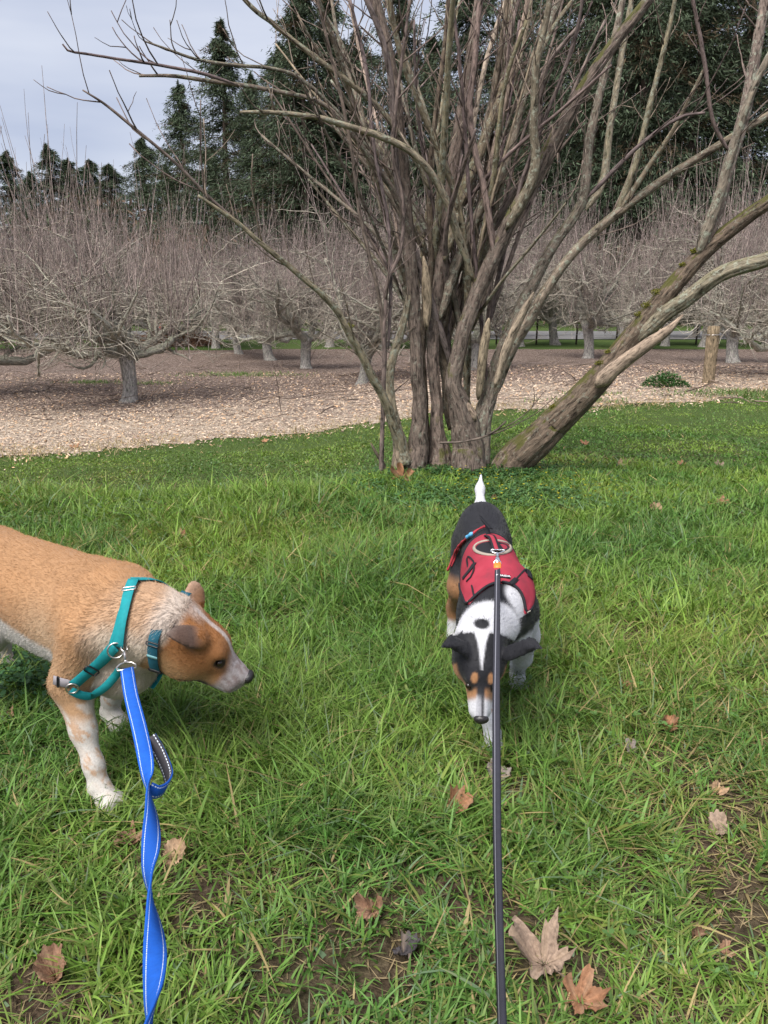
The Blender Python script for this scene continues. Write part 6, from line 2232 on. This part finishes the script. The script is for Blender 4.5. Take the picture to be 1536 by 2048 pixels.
def fallen_leaf(u, v_, wpx, colr, label, seed, curl=0.5, upright=0.0, lobes=5, yaw=None, lift=0.010, cut=1.0):
    g0 = np.random.default_rng(seed)
    g = ground_at(u, v_)
    t = np.linalg.norm(g - np.array([0, 0, CAM_H]))
    size = wpx / FPX * t * 0.5
    n = 60
    th = np.linspace(-np.pi, np.pi, n, endpoint=False)
    lob = np.cos(th * lobes / 2 * 0.5) ** 2
    if lobes >= 5:
        cen = np.radians([0, 52, -52, 112, -112]) + g0.normal(0, 0.10, 5)
        amp = np.array([1.0, 0.88, 0.88, 0.55, 0.55]) * g0.uniform(0.72, 1.12, 5); wid_ = g0.uniform(0.28, 0.44, 5)
        out_ = 0.46 + 0.0 * th
        for c_, a_, w_ in zip(cen, amp, wid_):
            q_ = np.abs((th - c_ + np.pi) % (2 * np.pi) - np.pi)
            out_ = np.maximum(out_, a_ * np.clip(1 - (q_ / (w_ * 2.1)) ** 1.2, 0, 1) + 0.30 * np.exp(-(q_ / 0.6) ** 2))
    else:
        out_ = 0.42 + 0.58 * np.abs(np.cos(th / 2)) ** 2.2 * (0.9 + 0.25 * np.abs(np.cos(th * 1.5 + g0.normal(0, .3))))
        out_ *= np.where(np.abs(th - g0.uniform(-2, 2)) < 0.45, g0.uniform(0.45, 0.8), 1)
    out_ *= 1 + 0.07 * np.sin(th * 17 + g0.uniform(0, 6)) + g0.normal(0, 0.035, n)
    if cut < 1:
        out_ *= np.where(np.abs(th - 1.4) < 1.2, cut, 1)
    rings = np.array([0.03, 0.3, 0.6, 0.85, 1.0])
    X = (rings[:, None] * out_ * np.cos(th)); Y = (rings[:, None] * out_ * np.sin(th))
    c1, c2 = g0.normal(0, 1, 2)
    fold = g0.uniform(0.35, 0.9)
    Zc = curl * (fold * np.abs(X * math.sin(c1) - Y * math.cos(c1)) * 0.7 + 0.45 * (X * math.cos(c1) + Y * math.sin(c1)) ** 2 + 0.40 * np.sin(2.2 * Y + c2) * Y + 0.10 * np.abs(np.sin(th * lobes / 2)) * rings[:, None]) + 0.09 * curl * g0.normal(0, 1, X.shape) * rings[:, None] + 0.16 * curl * np.sin(X * 5.1 + c2 * 3) * np.cos(Y * 4.3 + c1 * 2)
    V = np.stack([X, Y, Zc], -1).reshape(-1, 3) * size
    a = yaw if yaw is not None else g0.uniform(0, 6.28)
    Rz = np.array([[math.cos(a), -math.sin(a), 0], [math.sin(a), math.cos(a), 0], [0, 0, 1]])
    tl = upright if upright else g0.normal(0, 0.16)
    Rx = np.array([[1, 0, 0], [0, math.cos(tl), -math.sin(tl)], [0, math.sin(tl), math.cos(tl)]])
    V = V @ Rz.T @ Rx.T
    V[:, 2] += lift - min(0, V[:, 2].min() + 0.010)
    i = np.arange(5 * n).reshape(5, n)
    F = [np.stack([i[k], np.roll(i[k], -1), np.roll(i[k + 1], -1), i[k + 1]], -1) for k in range(4)]
    F = [np.concatenate(F), i[:1]]
    C = np.array(colr) * g0.uniform(0.85, 1.15) * (0.85 + 0.3 * np.tile(g0.random(n), 5))[:, None]
    G = np.stack([np.tile(th, 5), np.repeat(rings, n), np.zeros(5 * n)], -1)
    root = thing('fallen_leaf', label, 'leaf', g, 'dead leaves on the lawn')
    mb = MB(); mb.add(V, F, C, G); mb.build('blade', M_leaf, root)
    e = V[n * 4 + 0]
    e2 = e + (e - V.mean(0)) * 0.55 + np.array([0, 0, 0.004])
    Vs, Fs, Gs = tubes(np.array([[V[0], e * 0.7, e, e2]]), np.full((1, 4), max(0.0009, size * 0.018)), 5)
    mb = MB(); mb.add(Vs, Fs, np.array(colr) * 0.6, Gs); mb.build('stalk', M_leaf, root)


OR, BR, PB, GY, DK, TA_ = (0.33, 0.165, 0.090), (0.24, 0.135, 0.085), (0.31, 0.225, 0.17), (0.21, 0.18, 0.16), (0.060, 0.053, 0.057), (0.38, 0.25, 0.155)
LEAVES = [
    (902, 1630, 72, OR, 'curled orange-brown leaf left of the dark leash', 1, 1.6, 0.5, 3, 0.4),
    (1000, 1563, 62, GY, 'grey folded leaf half behind the dark leash', 2, 0.8, 0.2, 3, 1.9),
    (1088, 1940, 128, PB, 'largest fallen leaf, pale brown and lobed, near the bottom edge', 3, 1.15, 0.30, 5, 2.1),
    (1158, 2014, 84, OR, 'torn orange-brown leaf below the largest leaf', 4, 1.0, 0.35, 5, 0.2),
    (806, 1922, 72, DK, 'dark grey crumpled leaf in the worn grass', 5, 0.9, 0.0, 3, 0.9),
    (745, 1832, 66, BR, 'folded brown leaf in the bare soil patch', 6, 1.5, 0.6, 3, 2.4),
    (345, 1728, 62, TA_, 'tan three-part leaf beside the blue leash', 7, 0.9, 0.5, 3, 1.2),
    (266, 1692, 58, BR, 'brown leaf half hidden behind the blue leash', 8, 0.7, 0.1, 5, 2.9),
    (112, 1962, 74, BR, 'narrow torn brown leaf near the lower left corner', 9, 1.2, 0.4, 3, 1.6),
    (1436, 1668, 52, PB, 'pale pointed leaf near the right edge', 10, 1.0, 0.6, 3, 1.5),
    (1432, 1594, 36, TA_, 'small tan curled leaf above the pale pointed leaf', 11, 1.2, 0.4, 3, 0.5),
    (1333, 1464, 40, OR, 'narrow rusty leaf standing on edge in the grass', 12, 1.6, 0.9, 3, 1.5),
    (356, 1082, 28, OR, 'small orange leaf behind the tan dog', 13, 0.8, 0.3, 5, 0.6),
    (802, 968, 50, OR, 'large rust coloured leaf leaning on the pale stub at the tree foot', 14, 1.0, 1.1, 5, 1.6),
    (1263, 1508, 36, GY, 'small grey leaf right of the black dog', 15, 0.9, 0.2, 5, 2.0),
    (1450, 1918, 34, BR, 'small brown leaf in the soil near the lower right', 16, 1.0, 0.3, 3, 0.7),
    (1388, 1882, 30, BR, 'tiny brown leaf lying upright at the lower right', 17, 1.4, 0.8, 3, 1.0),
    (1441, 1013, 28, OR, 'rusty leaf far right on the lawn', 18, 0.8, 0.4, 5, 0.3),
    (1314, 1030, 32, TA_, 'tan curled leaf right of the black dog\'s rump', 19, 1.2, 0.4, 3, 2.2),
    (1242, 934, 22, TA_, 'small tan leaf on the lawn right of the leaning trunk', 20, 0.9, 0.5, 3, 0.9),
    (1363, 932, 18, OR, 'tiny rusty leaf beyond the tan leaf on the lawn', 21, 0.6, 0.3, 5, 1.2),
    (1440, 936, 20, PB, 'tiny pale leaf near the right edge of the lawn', 22, 0.6, 0.2, 5, 1.8),
    (1170, 891, 20, OR, 'tiny orange leaf under the leaning trunk', 23, 0.6, 0.3, 5, 2.2),
    (990, 1006, 24, OR, 'orange leaf standing behind the black dog\'s tail', 24, 1.2, 1.0, 3, 1.4),
    (4, 1446, 42, BR, 'brown leaf cut off at the left edge below the tan dog\'s belly', 25, 0.8, 0.2, 5, 0.2),
    (905, 1546, 28, BR, 'small brown leaf left of the black dog\'s white paw', 26, 0.9, 0.2, 3, 0.4),
    (1252, 1385, 26, OR, 'small rusty leaf in the grass right of the black dog\'s head', 27, 1.1, 0.5, 3, 0.8),
    (640, 1352, 24, TA_, 'small tan leaf between the two dogs', 28, 0.8, 0.2, 5, 1.0),
    (150, 898, 20, OR, 'tiny orange leaf at the left end of the chip edge', 29, 0.6, 0.2, 5, 2.0),
    (528, 886, 16, OR, 'tiny orange leaf at the middle of the chip edge', 30, 0.6, 0.2, 5, 0.5),
]
for a in LEAVES:
    fallen_leaf(a[0], a[1], a[2], a[3], a[4], a[5], a[6], a[7], a[8], a[9])


def weeds():
    """clover and other broad low leaves in the turf: uncounted"""
    B, S_, C = [], [], []
    def add(x, y, s, c):
        B.append(np.column_stack([x, y])); S_.append(s); C.append(c)
    for y0, y1, n in ((0.9, 2.2, 260), (2.2, 3.6, 900), (3.6, 5.2, 1500)):
        x = rng.uniform(-0.6 * y1, 0.6 * y1, n * 3); y = rng.uniform(y0, y1, n * 3)
        k = (fbm(x * 2.2, y * 2.2, 131, 3) > 0.53) & (dirt_at(x, y) < 0.5)
        x, y = x[k], y[k]
        add(x, y, rng.uniform(0.005, 0.012, len(x)), np.array([0.095, 0.185, 0.050]) * rng.uniform(0.7, 1.4, (len(x), 1)))
    # patches of leafy weed: round the tree foot and behind the black dog
    for u, v_, rx, ry, n, c in [(880, 950, .75, .22, 1500, (0.050, 0.115, 0.036)), (1010, 955, .55, .25, 900, (0.050, 0.115, 0.036)), (1060, 1000, .6, .35, 1500, (0.085, 0.165, 0.060)), (900, 1010, .5, .3, 700, (0.07, 0.15, 0.05)), (760, 985, .5, .25, 500, (0.07, 0.15, 0.05)),
                                (200, 1030, .6, .3, 500, (0.11, 0.17, 0.07)), (820, 1130, .35, .2, 400, (0.11, 0.19, 0.10)), (60, 1370, .2, .15, 300, (0.055, 0.13, 0.05)), (900, 1150, .3, .2, 400, (0.08, 0.17, 0.08))]:
        g = ground_at(u, v_)
        x = g[0] + rng.normal(0, rx * 0.5, n); y = g[1] + rng.normal(0, ry * 0.5, n)
        add(x, y, rng.uniform(0.007, 0.018, n), np.array(c) * rng.uniform(0.6, 1.5, (n, 1)))
    B = np.concatenate(B); s = np.concatenate(S_); C = np.concatenate(C)
    N = len(B)
    z = gz(B[:, 0], B[:, 1]) + rng.uniform(0.012, 0.055, N)
    c = np.column_stack([B, z])
    V, F, CC = [], [], []
    for k in range(3):
        a = rng.uniform(0, 6.28, N) if k == 0 else a + 2.1
        d = np.column_stack([np.cos(a), np.sin(a), rng.uniform(-0.2, 0.7, N)]); sd = np.column_stack([-np.sin(a), np.cos(a), rng.normal(0, 0.2, N)])
        q = [c, c + (d * 0.45 + sd * 0.48) * s[:, None], c + (d * 1.0 + sd * 0.25) * s[:, None], c + (d * 1.0 - sd * 0.25) * s[:, None], c + (d * 0.45 - sd * 0.48) * s[:, None]]
        V.append(np.stack(q, 1).reshape(-1, 3)); CC.append(np.repeat(C, 5, 0))
    V = np.concatenate(V)
    o = mesh_np('ground_weeds', V, np.arange(len(V)).reshape(-1, 5), M_blade, False, None, np.concatenate(CC))
    tag(o, 'low clover and leafy weeds growing through the lawn', 'weeds', kind='stuff')
    # tiny yellow flowers behind the black dog
    n = 150
    g = ground_at(1045, 990)
    x = g[0] + rng.normal(-0.05, 0.42, n); y = g[1] + rng.normal(0, 0.28, n)
    x[:25] = ground_at(930, 985)[0] + rng.normal(0, 0.12, 25)
    c = np.column_stack([x, y, gz(x, y) + rng.uniform(0.04, 0.085, n)])
    s = rng.uniform(0.004, 0.008, n)
    th = np.linspace(0, 2 * np.pi, 6, endpoint=False)
    V = c[:, None] + s[:, None, None] * np.stack([np.cos(th), np.sin(th), 0.4 + 0 * th], -1)
    V = np.concatenate([V, c[:, None]], 1)
    k = np.arange(n)[:, None] * 7
    F = np.concatenate([k + np.array([[j, (j + 1) % 6, 6]]) for j in range(6)])
    o = mesh_np('flower_weeds', V.reshape(-1, 3), F, M_blade, False, None, np.tile(np.array([0.62, 0.52, 0.03]), (n * 7, 1)) * np.repeat(rng.uniform(0.6, 1.1, n), 7)[:, None])
    tag(o, 'tiny yellow flowers among the weeds behind the black dog', 'flowers', kind='stuff')


weeds()


def ivy_clump():
    g = ground_at(1330, 775)
    N = 1700
    a = rng.uniform(0, 6.28, N); r = np.sqrt(rng.random(N))
    c = np.stack([np.cos(a) * r * 0.32, np.sin(a) * r * 0.25, 0.17 * (1 - r ** 2) * rng.uniform(0.5, 1.15, N) + 0.02], -1)
    d = nrm(np.column_stack([np.cos(a), np.sin(a), rng.uniform(-0.3, 0.6, N)]) + rng.normal(0, 0.5, (N, 3))); s = nrm(np.cross(d, [0, 0, 1.0]))
    L = rng.uniform(0.018, 0.045, (N, 1))
    V = np.stack([c, c + d * L * .5 + s * L * .35, c + d * L, c + d * L * .5 - s * L * .35], 1).reshape(-1, 3)
    root = thing('ivy_plant', 'low bright green leafy clump on the wood chips beside the post', 'plant', g)
    mb = MB(); mb.add(V, np.arange(N * 4).reshape(N, 4), np.repeat(np.array([0.045, 0.115, 0.030]) * rng.uniform(0.5, 1.7, (N, 1)), 4, 0))
    mb.build('foliage', M_blade, root, False)
    P = grow(np.zeros((14, 3)), np.column_stack([rng.normal(0, 1, (14, 2)), np.full(14, 0.7)]), np.full(14, 0.25), 5, 0.15)
    V, F, G = tubes(P, np.full((14, 5), 0.004), 4)
    mb = MB(); mb.add(V, F, np.array([0.10, 0.09, 0.04]), G); mb.build('stems', M_bark_young, root)


ivy_clump()


def dry_tufts():
    """straw coloured dead grass along the chip edge"""
    n = 5200
    x = rng.uniform(-6, 6, n); e = mulch_edge(x)
    y = e + rng.normal(0.10, 0.22, n)
    wgt = np.clip(0.25 + 1.1 * (fbm(x * 1.2, x * 0 + 8, 151, 3) - 0.35) + 0.8 * sstep(-2.5, -4.0, x), 0, 1)
    k = rng.random(n) < wgt
    x, y = x[k], y[k]; n = len(x)
    C = np.array([0.40, 0.315, 0.17]) * rng.uniform(0.6, 1.25, (n, 1))
    V, F, CC = blades(x, y, rng.uniform(0.03, 0.09, n), np.full(n, 0.008), rng.uniform(0, 6.28, n), rng.gamma(2, .35, n), rng.gamma(2, .2, n), C, 2)
    V[:, 2] += 0.012
    mb = MB(); mb.add(V, F, CC)
    tag(mb.build('dry_grass', M_blade), 'straw coloured dead grass along the edge of the wood chips', 'dry grass', kind='stuff')
    # twigs and suckers among the orchard litter
    N = 420
    x = rng.uniform(-7, 8, N); y = rng.uniform(8.8, 17, N)
    P = grow(np.column_stack([x, y, gz(x, y) + 0.03]), np.column_stack([rng.normal(0, 1, (N, 2)), rng.uniform(-0.05, 0.25, N)]), rng.uniform(0.15, 0.8, N), 5, 0.12)
    P[..., 2] = np.maximum(P[..., 2], (gz(P[..., 0], P[..., 1]) + 0.02))
    V, F, G = tubes(P, np.full((N, 1), 0.007) * np.linspace(1, .4, 5) * rng.uniform(.5, 1.3, (N, 1)), 4, False)
    mb = MB(); mb.add(V, F, np.repeat(np.array([0.20, 0.15, 0.12]) * rng.uniform(.5, 1.5, (N, 1)), 20, 0), G)
    tag(mb.build('fallen_twigs', M_bark_young), 'thin fallen twigs scattered over the mulch bed', 'twigs', kind='stuff')


dry_tufts()
